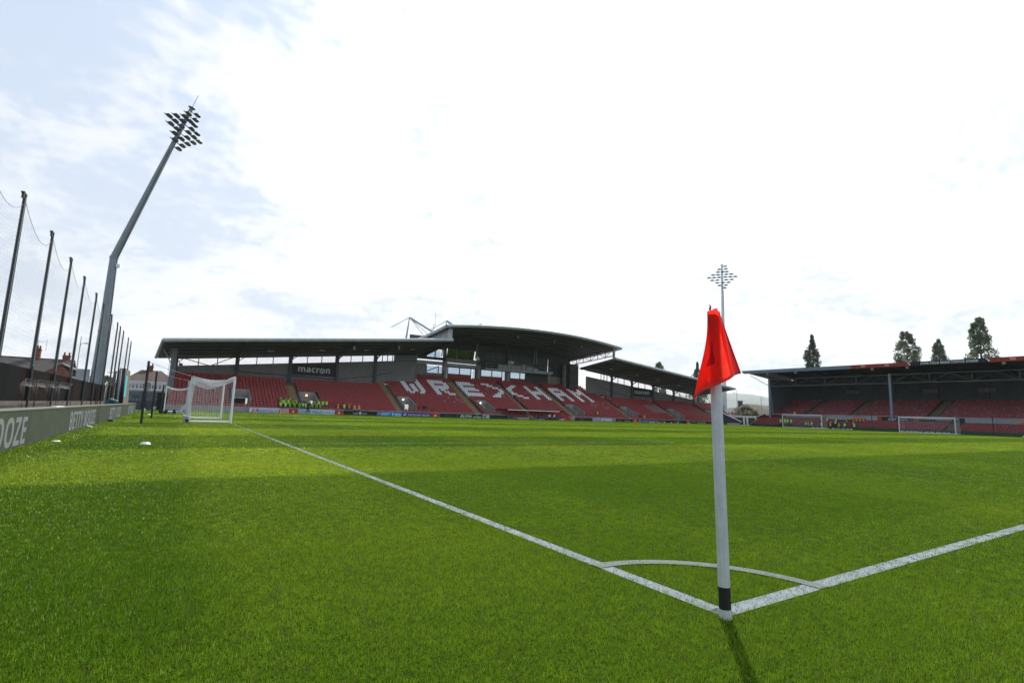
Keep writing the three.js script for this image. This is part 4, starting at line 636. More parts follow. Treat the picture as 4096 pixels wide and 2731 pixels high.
  ad(-41.85, -35.6, (c, w, h) => { c.fillStyle = '#0e1012'; c.fillRect(0, 0, w, h); c.fillStyle = '#8c3413'; c.fillRect(0, 0, 55, h); c.fillRect(w - 62, 0, 62, h); c.fillStyle = '#b9c0c4'; c.font = 'italic bold 44px sans-serif'; c.textBaseline = 'middle'; c.fillText('ASAP', 130, 34); c.font = '40px sans-serif'; c.fillText('SIGNS', 265, 34); });
  ad(-35.55, -29.5, (c, w, h) => { c.fillStyle = '#16181b'; c.fillRect(0, 0, w, h); c.fillStyle = '#70757a'; c.fillRect(190, 22, 180, 16); c.fillStyle = '#3c4854'; c.fillRect(40, 24, 120, 10); });
  ad(-29.45, -25.6, (c, w, h) => { c.fillStyle = '#7f868e'; c.fillRect(0, 0, w, h); });
  ad(-25.55, -20.4, (c, w, h) => { c.fillStyle = '#7c8484'; c.fillRect(0, 0, w, h); c.fillStyle = '#b8542a'; c.beginPath(); c.moveTo(230, h); c.lineTo(330, 0); c.lineTo(420, 0); c.lineTo(320, h); c.fill(); c.fillStyle = '#c8ccca'; c.beginPath(); c.moveTo(330, h); c.lineTo(425, 0); c.lineTo(w, 0); c.lineTo(w, h); c.fill(); c.fillStyle = '#737b7c'; c.fillRect(80, 22, 120, 10); c.fillRect(440, 26, 50, 10); });
  ad(-20.35, -10, (c, w, h) => { c.fillStyle = '#5b6a72'; c.fillRect(0, 0, w, h); c.fillStyle = '#33424a'; c.beginPath(); c.ellipse(120, 34, 80, 22, 0, 0, 7); c.fill(); });
  // lower-tier end wall with pale coping
  part(s, 'coping_wall', geo().hex([[104.0, -0.4, -65.3], [104.0, -0.4, -62.9], [104.15, -0.4, -62.9], [104.15, -0.4, -65.3], [104.0, 1.78, -65.3], [104.0, 2.65, -63.2], [104.15, 2.65, -63.2], [104.15, 1.78, -65.3]]), dark);
  part(s, 'coping', geo().bar([103.98, 1.84, -65.35], [103.98, 2.72, -63.15], 0.3, 0.1), M.white);
  part(s, 'lower_end_wall', geo().hex([[100.6, -0.4, -64.6], [104, -0.4, -64.6], [104, -0.4, -64.5], [100.6, -0.4, -64.5], [100.6, 0.35, -64.6], [104, 1.8, -64.6], [104, 1.8, -64.5], [100.6, 0.35, -64.5]]), dark);
  const r = rng(505), list = [];
  for (let row = 0; row < 7; row++) for (let z = -64.2; z < -8; z += 0.47) if (!lowG.some((g) => Math.abs(z - g) < 0.95)) list.push({ x: lowX(row) + 0.42, y: lowY(row), z, turn: -Math.PI / 2, kind: r() < 0.4 ? 'dark' : 'red' });
  for (let row = 0; row < 12; row++) for (let z = -61.8; z < -8; z += 0.47) if (!gangs.some((g) => Math.abs(z - g) < 0.8)) list.push({ x: upX(row) + 0.5, y: upY(row), z, turn: -Math.PI / 2, kind: r() < 0.12 ? 'faded' : r() < 0.4 ? 'dark' : 'red' });
  seatField(s, list, { red: mat([0.17, 0.011, 0.013], 0.5), dark: mat([0.13, 0.009, 0.011], 0.5), faded: mat([0.14, 0.05, 0.06], 0.5), white: SM.seatWhite });
}
{ // LED board at the far end
  const t = thing('far_led_board', 'dark green LED board with white BETTY BOOZE lettering along the end stand', 'advertising board', [100.2, -0.4, -38]);
  const tex = canvasTex(1024, 96, (c, w, h) => { c.fillStyle = '#0b3a27'; c.fillRect(0, 0, w, h); c.fillStyle = '#c7cdcb'; c.save(); c.translate(w / 2, h * 0.62); c.scale(1.75, 1); c.font = 'bold 78px sans-serif'; c.textAlign = 'center'; c.textBaseline = 'middle'; c.fillText('BETTY BOOZE', 0, 0); c.restore(); }), plain = mat([0.005, 0.045, 0.024], 0.5), lit = new THREE.MeshStandardMaterial({ map: tex, roughness: 0.5 });
  for (const [a, b, k] of [[-63.5, -52.2, 0], [-52.2, -43.6, 1], [-43.6, -37.6, 0], [-37.6, -29.6, 1], [-29.6, -22.6, 0], [-22.6, -14.6, 1], [-14.6, -6, 0]]) { const c = part(t, 'cabinet', geo().box(100.06, 100.4, -0.45, 0.56, a + 0.004, b - 0.004), plain); if (k) part(c, 'screen', geo().face([[100.055, -0.32, a], [100.055, -0.32, b], [100.055, 0.5, b], [100.055, 0.5, a]], [[0, 0], [1, 0], [1, 1], [0, 1]]), lit); }
}
{ // corner between the stands: ramp wall, white gantry frame, beam
  const w = thing('ramp_wall', 'grey sloping wall with white top edge at the right-hand end of the arched stand', 'wall', [108, -0.3, -74]);
  part(w, 'panel', geo().prism([[104.2, -0.3, -73.9], [104.2, 2.7, -73.9], [104.2, 0.72, -69.0], [104.2, -0.3, -69.0]], [0.2, 0, 0]), gmat([0.06, 0.065, 0.07], 0.8, 141, 0.3, 2));
  part(w, 'top_edge', geo().bar([104.1, 2.74, -73.9], [104.1, 0.78, -68.95], 0.3, 0.1), M.white); part(w, 'notice_board', geo().box(104.1, 104.16, -0.05, 0.42, -72.5, -69.3), mat([0.40, 0.43, 0.46], 0.6)); part(w, 'red_clip', geo().box(104.02, 104.08, 1.3, 1.6, -71.0, -70.8), SM.paintRed);
  const f = thing('gantry_frame', 'white steel portal frame with round holes between the two stands', 'frame', [106, -0.3, -68]);
  part(f, 'top_beam', geo().box(105.8, 106.1, 1.72, 2.1, -71.6, -66.3), M.white); for (const z of [-70.8, -69.9, -69.0, -68.1, -67.3]) part(f, 'beam_hole', geo().tube([[105.79, 1.9, z], [105.785, 1.9, z]], 0.09, 10), M.black);
  for (const [a, b] of [[-69.7, -69.35], [-68.9, -68.5], [-66.7, -66.35]]) part(f, 'leg', geo().hex([[105.85, 0.0, a + 0.12], [106.05, 0.0, a + 0.12], [106.05, 0.0, b], [105.85, 0.0, b], [105.85, 1.72, a], [106.05, 1.72, a], [106.05, 1.72, b], [105.85, 1.72, b]]), M.white);
  part(f, 'wall_behind', geo().box(107.5, 107.7, -0.3, 1.6, -72.5, -65.6), mat([0.03, 0.028, 0.028], 0.8)); part(f, 'upper_rail', geo().box(107.6, 107.8, 1.75, 2.2, -75.5, -71.2), M.whiteRough);
  single('white_beam', 'long white padded beam lying on the ground before the portal frame', 'beam', geo().box(103.9, 104.2, -0.22, 0.12, -69.0, -66.2).hex([[103.9, -0.22, -66.3], [104.2, -0.22, -66.3], [104.2, -0.22, -65.7], [103.9, -0.22, -65.7], [103.9, 0.1, -66.1], [104.2, 0.1, -66.1], [104.2, 0.6, -65.6], [103.9, 0.6, -65.6]]), gmat([0.62, 0.59, 0.52], 0.7, 143, 0.15, 1));
}

// ---------------------------------------------------------------- beyond the ground: hills, roofs, trees
{ // hazy hill and a wooded ridge
  const ridge = (name, R, pts, depth, m) => { // pts: [azimuth deg from +x towards -z, height]
    const g = geo(), at = (a, r, y) => [r * Math.cos(a), y, -r * Math.sin(a)], N = 90;
    const H = (a) => { for (let k = 0; k < pts.length - 1; k++) if (a <= pts[k + 1][0]) { const t = clamp((a - pts[k][0]) / (pts[k + 1][0] - pts[k][0])); return mix(pts[k][1], pts[k + 1][1], t * t * (3 - 2 * t)); } return pts[pts.length - 1][1]; };
    const a0 = pts[0][0], a1 = pts[pts.length - 1][0];
    for (let i = 0; i < N; i++) for (let j = 0; j < 6; j++) { const p = (u, v) => { const a = mix(a0, a1, u), h = H(a) * (0.97 + 0.05 * noise.noise(u * 22, v, 3)) * Math.sin(v * Math.PI / 2); return at(a * Math.PI / 180, R + depth * v, h - 0.5); }; g.face([p(i / N, j / 6), p((i + 1) / N, j / 6), p((i + 1) / N, (j + 1) / 6), p(i / N, (j + 1) / 6)]); }
    return structure(name, g, m);
  };
  ridge('hills', 6000, [[-8, 130], [10, 175], [24, 235], [30, 279], [33, 326], [35, 345], [40, 305], [60, 135], [75, 105], [110, 130]], 1100, gmat([0.17, 0.19, 0.16], 1, 151, 0.3, 900));
  ridge('wooded_ridge', 420, [[20, 6], [28, 10.5], [31.0, 15.0], [33.2, 16.2], [34.2, 12.5], [36, 9], [44, 7]], 60, gmat([0.045, 0.06, 0.03], 1, 153, 0.5, 14));
}
// leafy crown: leaf-sized faces gathered in clumps inside a profile
function crown(seed, n, profile, h0, h1, leaf, clumps, gap = 0.35) {
  const r = rng(seed), g = geo(), C = [];
  for (let k = 0; k < clumps; k++) { const t = Math.pow(r(), 0.85), a = r() * 6.283, R = profile(t), q = R * Math.sqrt(0.15 + 0.85 * r()); C.push([Math.cos(a) * q, mix(h0, h1, t), Math.sin(a) * q, (0.35 + 0.5 * r()) * (0.35 + 0.65 * R / profile(0.3)) * leaf * 3.6]); }
  for (let k = 0; k < n; k++) {
    const c = C[Math.floor(r() * C.length)], d = nrm([r() - 0.5, r() - 0.5, r() - 0.5]), s = c[3] * Math.cbrt(r()), p = addv([c[0], c[1], c[2]], [d[0], d[1] * 1.5, d[2]], s);
    const u = nrm([r() - 0.5, r() - 0.3, r() - 0.5]), v = nrm(cross(u, [r() - 0.5, r() - 0.5, r() - 0.5])), L = leaf * (0.6 + 0.8 * r()), w = L * 0.6, shade_ = 0.75 + 0.5 * r();
    g.face([addv(p, u, -L / 2), addv(p, v, w / 2), addv(p, u, L / 2), addv(p, v, -w / 2)]); g.tint([shade_ * (0.9 + 0.2 * r()), shade_, shade_ * (0.8 + 0.3 * r())]);
  }
  return { g: g.done(), C };
}
const leafMat = (c) => new THREE.MeshPhysicalMaterial({ color: lin(...c), vertexColors: true, roughness: 0.85, transmission: 0.3, thickness: 0, side: THREE.DoubleSide, specularIntensity: 0.3 });
const barkMat = gmat([0.07, 0.055, 0.045], 0.95, 157, 0.4, 1);
function tree(name, label, [x, z], h, seed, kind, group) {
  const t = thing(name, label, kind === 'bush' ? 'bush' : 'tree', [x, -0.4, z], group), W = kind.w || 1;
  const prof = { poplar: (s) => (h * 0.128) * Math.pow(Math.sin(Math.PI * Math.min(1, 0.16 + s * 0.83)), 0.5) * (1.25 - 0.5 * s) * (1 + 0.22 * Math.sin(9 * s + seed * 2.1)), slim: (s) => h * 0.1 * Math.pow(Math.sin(Math.PI * Math.min(1, 0.2 + s * 0.8)), 0.6) * (1.1 - 0.3 * s), spire: (s) => h * 0.235 * (1.02 - s) * (0.85 + 0.3 * Math.sin(s * 19)), broad: (s) => h * 0.45 * Math.sqrt(Math.max(0.02, 1 - Math.pow(2 * s - 0.8, 2) * 0.8)), bush: (s) => h * 0.85 * Math.sqrt(Math.max(0.02, 1 - s * s)) }[kind];
  const leaf = Math.max(0.22, h * 0.016), c = crown(seed, kind === 'bush' || kind === 'broad' ? 6000 : 12000, prof, kind === 'bush' ? 0.3 : h * 0.16, h, leaf, kind === 'spire' ? 260 : 190);
  const tr = geo().tube([[0, 0, 0], [0.1, h * 0.35, 0.05], [0, h * 0.7, 0], [0, h * 0.93, 0]], [h * 0.016, h * 0.012, h * 0.006, h * 0.002], 8); for (const b of c.C.slice(0, 22)) if (b[1] > h * 0.2) tr.tube([[0, b[1] - h * 0.1, 0], [b[0] * 0.55, b[1] - h * 0.03, b[2] * 0.55], [b[0], b[1], b[2]]], [h * 0.005, h * 0.003, h * 0.0012], 5, false);
  part(t, 'trunk', tr.done(), barkMat); part(t, 'crown', c.g, leafMat({ poplar: [0.16, 0.20, 0.12], spire: [0.11, 0.145, 0.10], slim: [0.18, 0.22, 0.14], broad: [0.055, 0.075, 0.03], bush: [0.075, 0.085, 0.02] }[kind]));
  return t;
}
tree('conifer_tree', 'dark pointed conifer rising above the plain grey end of the end-stand fascia', [146.5, -74.5], 25.8, 11, 'spire');
tree('poplar_tree', 'tall two-humped poplar above the red left half of the end-stand fascia', [152.5, -54.2], 25.2, 12, 'poplar');
tree('poplar_tree', 'slim short poplar above the navy part of the end-stand fascia', [154.5, -48.3], 22.8, 13, 'slim');
tree('poplar_tree', 'broad tall poplar above the end of the navy fascia lettering', [157.0, -41.0], 27.3, 14, 'poplar');
tree('poplar_tree', 'small twin-topped tree showing over the roof of the right wing', [124.5, -110.5], 18.6, 15, 'poplar');
tree('poplar_tree', 'dark tree showing over the right wing roof beside the corner flag', [129.5, -100], 18.2, 16, 'spire');
tree('shrub', 'olive green bush behind the white portal frame', [128, -83.2], 4.9, 17, 'bush');
tree('garden_tree', 'dark garden tree between the bent mast and the totem', [-13.8, -120], 5.6, 18, 'broad');
{ // roofs, signs and lamp posts beyond the corner
  const h = thing('tiled_house', 'dark pitched-roof house behind the olive bush', 'house', [168, -0.4, -108]);
  part(h, 'wall', geo().box(163, 173, -0.4, 3.2, -113, -103), HM.brick); part(h, 'roof', geo().face([[162.5, 3.1, -114], [162.5, 3.1, -102], [166, 6.5, -107], [166, 6.5, -109.6]]).face([[162.5, 3.1, -102], [174, 3.1, -102], [172, 6.4, -107], [166, 6.5, -107]]).face([[166, 6.5, -107], [172, 6.4, -107], [172, 6.4, -109.6], [166, 6.5, -109.6]]), HM.tile);
  const s = thing('long_roof_building', 'long low building with dark roof behind the portal frame', 'building', [175, -0.4, -104]);
  part(s, 'wall', geo().box(172, 182, -0.4, 2.4, -117, -98), HM.brick); part(s, 'roof', geo().face([[171, 2.3, -118], [171, 2.3, -97], [176, 4.6, -98.5], [176, 4.6, -118]]).face([[171, 2.3, -97], [183, 2.3, -97], [176, 4.6, -98.5]]), HM.slate);
  for (const [z, c] of [[-116.4, [0.5, 0.5, 0.5]], [-98.6, [0.6, 0.55, 0.35]]]) part(s, 'shop_sign', geo().box(170.8, 170.95, 1.7, 2.5, z - 0.8, z + 1.2), mat(c, 0.7));
  const k = thing('filling_station_sign', 'white board with a round red emblem beside the far mast', 'sign', [150, -0.4, -102.4]);
  part(k, 'post', geo().box(149.9, 150.1, -0.4, 2.6, -102.5, -102.3), M.steel); part(k, 'board', geo().box(149.85, 149.9, 2.4, 4.1, -103.3, -101.7), M.whiteRough); part(k, 'emblem', geo().tube([[149.84, 3.25, -102.5], [149.83, 3.25, -102.5]], 0.6, 14), mat([0.42, 0.08, 0.04], 0.6));
  lampPost(134.5, -90.3, 9.8, -1.2, 'tall grey street lamp just right of the far mast'); lampPost(141.5, -87.2, 8.2, 1.2, 'grey street lamp before the coffee stand with a long side arm');
  const f = thing('dark_tower', 'narrow dark chimney tower on the skyline behind the street lamp', 'tower', [186, -0.4, -123.5]); part(f, 'shaft', geo().box(185.4, 186.6, -0.4, 8.4, -124.2, -122.9), mat([0.03, 0.04, 0.045], 0.8)); part(f, 'cap', geo().box(185.3, 186.7, 8.4, 8.7, -124.3, -122.8), M.darkMetal);
}

// ---------------------------------------------------------------- corner flag
{
  const t = thing('corner_flag', 'white corner pole with black sleeve near its foot and a limp red flag', 'flag', [0, 0, 0]), lean = [-0.030, 0, -0.020], at = (y) => [lean[0] * y / 1.73, y, lean[2] * y / 1.73];
  const scuff = gmat([0.5, 0.5, 0.5], 0.5, 7, 0.16, 0.6, {}, 0.9).map, plastic = new THREE.MeshPhysicalMaterial({ map: scuff, color: lin(0.70, 0.72, 0.78), roughness: 0.42, clearcoat: 0.2, clearcoatRoughness: 0.3 });
  part(t, 'pole', geo().tube([at(0.168), at(0.9), at(1.715)], [0.0322, 0.0318, 0.0312], 28), plastic);
  part(t, 'foot_collar', geo().tube([at(0), at(0.046), at(0.05)], [0.036, 0.036, 0.034], 28), plastic);
  const ribs = []; const rr = []; for (let k = 0; k <= 30; k++) { ribs.push(at(0.05 + 0.118 * k / 30)); rr.push(0.031 + (k % 2 ? 0.0024 : 0)); } part(t, 'spring_sleeve', geo().tube(ribs, rr, 28), M.rubber);
  // cloth: one sheet that comes round the back of the pole, folds at the left and hangs across the front to the right
  const R = nrm([0.842, 0, 0.539]), F = nrm([-0.539, 0, 0.842]);   // along the picture plane at the flag / towards the corner of the ground
  const top = 1.735, prof = (s, v) => { // s 0..1 along the cloth, v 0..1 downwards -> [across, drop, out]
    const spread = Math.pow(v, 1.15), L = mix(-0.036, -0.122, spread) + 0.012 * Math.sin(v * 5), Rr = mix(0.036, 0.150, Math.pow(v, 1.05));
    const hemFront = mix(0.535, 0.375, Math.pow(clamp((s - 0.32) / 0.54), 0.62)) + 0.006 * Math.sin(s * 14), hemBack = 0.545 - 0.21 * clamp((0.34 - s) / 0.34);
    const drop = v * (s < 0.32 ? mix(hemBack, 0.535, sstep(0.26, 0.32, s)) : hemFront);
    let a, o;
    if (s < 0.32) { const q = s / 0.32; a = mix(0.035, L, q); o = -0.048 * Math.sin(Math.PI * (0.35 + 0.65 * q)) * (0.9 + 0.3 * v) + 0.0; }
    else if (s < 0.86) { const q = (s - 0.32) / 0.54; a = mix(L, Rr, q); o = (0.044 + 0.03 * v) * Math.sin(Math.PI * clamp(0.06 + 0.9 * q)) + 0.016 * v * Math.sin(q * 9.0 + 1.2) + 0.010 * v * Math.sin(q * 17 + v * 4) + 0.0022 * Math.sin(q * 31 - v * 17) * Math.sin(v * 11 + q * 5) + 0.006 * Math.exp(-v * 6) * Math.sin(q * 14 - v * 9); if (q > 0.7) o -= 0.02 * v * sstep(0.7, 0.86, q); }
    else { const q = (s - 0.86) / 0.14; a = Rr - 0.028 * q * v - 0.01 * q; o = 0.006 - 0.030 * q - 0.02 * v * q; }
    return [a, drop, o];
  };
  const P3 = (s, v) => { const [a, d, o] = prof(s, v), y = top - d, c = at(y); return [c[0] + R[0] * a + F[0] * o, y + 0.006 * (1 - sstep(0, 0.12, v)) * Math.sin(s * 13), c[2] + R[2] * a + F[2] * o]; };
  const cloth = (s0, s1, v0, v1, nu, nv) => { const P = [], N = [], U = [], I = []; for (let j = 0; j <= nv; j++) for (let i = 0; i <= nu; i++) { const s = mix(s0, s1, i / nu), v = mix(v0, v1, j / nv), e = 0.004, p = P3(s, v), n = nrm(cross(sub(P3(s, Math.min(1, v + e)), P3(s, Math.max(0, v - e))), sub(P3(Math.min(1, s + e), v), P3(Math.max(0, s - e), v)))); P.push(...p); N.push(...n); U.push(s, 1 - v); } for (let j = 0; j < nv; j++) for (let i = 0; i < nu; i++) { const a = j * (nu + 1) + i; I.push(a, a + nu + 1, a + 1, a + 1, a + nu + 1, a + nu + 2); } const g = new THREE.BufferGeometry(); g.setAttribute('position', new THREE.Float32BufferAttribute(P, 3)); g.setAttribute('normal', new THREE.Float32BufferAttribute(N, 3)); g.setAttribute('uv', new THREE.Float32BufferAttribute(U, 2)); g.setIndex(I); return g; };
  const print = canvasTex(512, 256, (c, w, h) => { c.fillStyle = '#fb4336'; c.fillRect(0, 0, w, h); const r = rng(8); for (let k = 0; k < 3000; k++) { c.fillStyle = `rgba(${200 + r() * 40},${20 + r() * 20},${20 + r() * 20},0.25)`; c.fillRect(r() * w, r() * h, 2, 2); } c.fillStyle = 'rgba(120,14,40,0.5)'; c.beginPath(); c.moveTo(w * 0.42, h * 0.40); c.quadraticCurveTo(w * 0.44, h * 0.55, w * 0.41, h * 0.64); c.lineTo(w * 0.40, h * 0.71); c.lineTo(w * 0.50, h * 0.72); c.quadraticCurveTo(w * 0.53, h * 0.68, w * 0.49, h * 0.62); c.quadraticCurveTo(w * 0.46, h * 0.52, w * 0.44, h * 0.40); c.fill(); });
  const weave = dataTex(64, 64, (() => { const r = rng(19); return (i, j) => { const v = 0.5 + 0.2 * ((i + j) % 2) + 0.3 * (r() - 0.5); return [v, v, v]; }; })(), false, 0.12);
  const fm = new THREE.MeshPhysicalMaterial({ map: print, roughness: 0.8, transmission: 0.68, thickness: 0, ior: 1.2, side: THREE.DoubleSide, specularIntensity: 0.3, bumpMap: weave, bumpScale: 0.0006 });
  const flag = part(t, 'flag_cloth', cloth(0, 1, 0, 1, 120, 48), fm);
  const hemMat = new THREE.MeshPhysicalMaterial({ color: lin(0.62, 0.030, 0.026), roughness: 0.85, transmission: 0.4, thickness: 0, side: THREE.DoubleSide });
  const hem = cloth(0, 1, 0.958, 1, 120, 3); hem.translate(F[0] * 0.0016, 0, F[2] * 0.0016); part(flag, 'hem', hem, hemMat);
  const hem2 = cloth(0.80, 0.86, 0.1, 1, 6, 30); hem2.translate(F[0] * 0.0012, 0, F[2] * 0.0012); part(flag, 'hem', hem2, hemMat);
  part(flag, 'tie', geo().tube([[at(1.73)[0] - 0.03, 1.735, at(1.73)[2]], [at(1.73)[0] - 0.036, 1.752, at(1.73)[2] + 0.01], [at(1.73)[0] - 0.045, 1.765, at(1.73)[2] + 0.01]], [0.008, 0.006, 0.002], 6), hemMat);
}
// ---------------------------------------------------------------- goals
const netWhite = mat([0.70, 0.72, 0.75], 0.7);
function netSheet(g, at, nu, nv, r, seg = 8) { for (let i = 0; i <= nu; i++) g.tube(Array.from({ length: seg + 1 }, (_, k) => at(i / nu, k / seg)), r, 3, false); for (let j = 0; j <= nv; j++) g.tube(Array.from({ length: seg * 2 + 1 }, (_, k) => at(k / seg / 2, j / nv)), r, 3, false); return g; }
{ // near goal, x = 0, net towards -x
  const z0 = -(PW - 7.32) / 2, z1 = z0 - 7.32, H = 2.44, b = -1.95, t = thing('match_goal', 'white match goal with hanging white net at the end of the goal line', 'goal', [0, 0, (z0 + z1) / 2]);
  for (const z of [z0, z1]) part(t, 'post', geo().tube([[0, 0, z], [0, H + 0.06, z]], 0.06, 16), M.white);
  part(t, 'crossbar', geo().tube([[0, H + 0.06, z0 + 0.06], [0, H + 0.06, z1 - 0.06]], 0.06, 16), M.white);
  for (const z of [z0, z1]) part(t, 'base_rail', geo().tube([[0, 0.06, z], [b, 0.06, z]], 0.05, 12), M.white);
  part(t, 'rear_rail', geo().tube([[b, 0.06, z0], [b, 0.06, z1]], 0.05, 12), M.white); part(t, 'rail_weight', geo().tube([[b - 0.08, 0.11, z0 + 0.1], [b - 0.08, 0.11, z0 - 0.5]], [0.09, 0.11], 10), M.darkMetal);
  const sag = (u, v) => [mix(0, b, u), H + 0.02 - 0.42 * 4 * u * (1 - u) * 0.55 * (1 - 0.3 * Math.abs(2 * v - 1)), mix(z0, z1, v)];
  part(t, 'roof_net', netSheet(geo(), (u, v) => sag(v, u), 58, 15, 0.0042, 8), netWhite, 'stuff');
  part(t, 'back_net', netSheet(geo(), (u, v) => [b - 0.10 * Math.sin(Math.PI * v) , mix(0.06, H, v), mix(z0, z1, u)], 58, 20, 0.0042, 8), netWhite, 'stuff');
  for (const [z, s] of [[z0, 1], [z1, -1]]) {
    part(t, 'side_net', netSheet(geo(), (u, v) => { const top = sag(u, s > 0 ? 0 : 1)[1]; return [mix(0, b, u) - 0.06 * Math.sin(Math.PI * v) * u, mix(0.08, top, v), z - s * 0.07 * Math.sin(Math.PI * v) * Math.sin(Math.PI * u)]; }, 16, 19, 0.0042, 8), netWhite, 'stuff');
    // double thickness where the net is gathered: edge of the roof net and the rear corner
    const drape = geo();
    part(t, 'net_edge', netSheet(drape, (u, v) => { const p = sag(u, s > 0 ? 0.002 : 0.998); return [p[0], p[1] - 0.34 * v * (0.4 + 0.6 * Math.sin(Math.PI * clamp(u * 1.1))), z - s * 0.012]; }, 60, 14, 0.0048, 4), netWhite, 'stuff');
    const corner = geo(); for (let k = 0; k < 16; k++) corner.tube([0, 0.2, 0.4, 0.6, 0.8, 1].map((q) => [b + 0.02 + 0.20 * Math.sin(k * 2.3) * (0.35 + 0.65 * Math.abs(q - 0.5) * 2) * 0.6 - 0.08 * (1 - q), mix(0.05, H - 0.02, q), z - s * (0.03 + 0.10 * Math.abs(Math.cos(k * 1.7)))]), 0.007, 3, false);
    part(t, 'net_gather', corner, netWhite, 'stuff');
  }
  const bag = geo(); for (let k = 0; k < 26; k++) bag.tube([0, 1, 2, 3, 4, 5].map((q) => [b - 0.12 + 0.16 * Math.sin(k + q * 1.3), 0.04 + 0.34 * Math.abs(Math.sin(k * 0.7 + q * 0.9)), z0 - 0.1 - 0.4 * ((k * 7 % 26) / 26) + 0.1 * Math.cos(q + k)]), 0.012, 3, false);
  part(t, 'net_bundle', bag, netWhite, 'stuff');
  // stanchions and guy lines behind
  [[-3.9, -28.3, 2.95, 'tall black net stanchion standing nearest the LED board end of the goal'], [-3.77, -36.8, 2.88, 'tall black net stanchion behind the farther post of the match goal']].forEach(([x, z, h, l], k) => {
    const s = thing('net_stanchion', l, 'post', [x, 0, z], 'net stanchions behind the match goal'); part(s, 'shaft', geo().box(x - 0.05, x + 0.05, 0, h, z - 0.05, z + 0.05), M.black); part(s, 'pulley', geo().box(x + 0.05, x + 0.1, 0.55, 0.72, z - 0.03, z + 0.03), M.whiteRough);
    const a = [x + 0.04, h - 0.06, z], e = [b, H - 0.02, k ? z1 : z0]; part(s, 'guy_line', geo().tube([a, addv(lerp3(a, e, 0.5), [0, -0.05, 0]), e], 0.010, 5, false), M.darkMetal);
  });
}
function boxGoal(name, label, at, depth, sag, extras) { // at(w across 0..7.32, y, d backwards) -> world
  const base = at(3.66, 0, 0), t = thing(name, label, 'goal', base), W = 7.32, H = 2.44;
  for (const w of [0, W]) part(t, 'post', geo().tube([at(w, 0, 0), at(w, H, 0)], 0.06, 10), M.white);
  part(t, 'crossbar', geo().tube([at(-0.06, H, 0), at(W + 0.06, H, 0)], 0.06, 10), M.white);
  part(t, 'base_rail', geo().tube([at(0, 0.06, 0), at(0, 0.06, depth), at(W, 0.06, depth), at(W, 0.06, 0)], 0.05, 8), M.white);
  const g = geo(); netSheet(g, (u, v) => at(W * u, mix(0.06, H, v), depth), 36, 12, 0.005, 6); netSheet(g, (u, v) => at(W * u, H - sag * 4 * v * (1 - v) - 0.1 * Math.sin(Math.PI * u), depth * v), 36, 8, 0.005, 6); for (const w of [0, W]) netSheet(g, (u, v) => at(w, mix(0.06, H - sag * 4 * u * (1 - u), v), depth * u), 8, 12, 0.005, 6);
  part(t, 'net', g, netWhite, 'stuff'); return t;
}
boxGoal('far_goal', 'white goal before the end stand with a black stanchion on either side', (w, y, d) => [PL + d, y, -35.98 + w], 2.0, 0.1);
boxGoal('far_goal', 'white warm-up goal before the end stand close to the seated stewards', (w, y, d) => [PL + d, y, -55.45 + w], 2.0, 0.3);
for (const [z, l] of [[-24.9, 'black net stanchion behind the right post of the far goal'], [-40.9, 'black net stanchion left of the far goal']]) single('far_stanchion', l, 'post', geo().box(99.4, 99.5, 0, 3.0, z - 0.05, z + 0.05), M.black);
{ // wheeled training goal beyond the near goal
  const t = boxGoal('wheeled_goal', 'white training goal on black wheels beyond the match goal', (w, y, d) => [-1.55 - d * 0.93, y, -52.6 - w], 2.0, 0.25);
  for (const z of [-52.7, -59.8]) { part(t, 'wheel_frame', geo().bar([-1.5, 0.16, z + 0.15], [-3.7, 0.16, z + 0.15], 0.08), M.darkMetal); for (const x of [-1.75, -2.6, -3.25, -3.6]) part(t, 'wheel', geo().tube([[x, 0.14, z + 0.22], [x, 0.14, z + 0.3]], x === -1.75 ? 0.10 : 0.14, 14), M.rubber); part(t, 'side_stay', geo().rod([-1.6, 1.0, z], [-2.2, 0.1, z], 0.03), M.white); }
  part(t, 'tow_frame', geo().tube([[-3.6, 0.15, -52.4], [-3.55, 2.45, -52.4], [-3.62, 2.46, -53.2], [-3.7, 0.15, -53.2]], 0.05, 6), M.black);
}
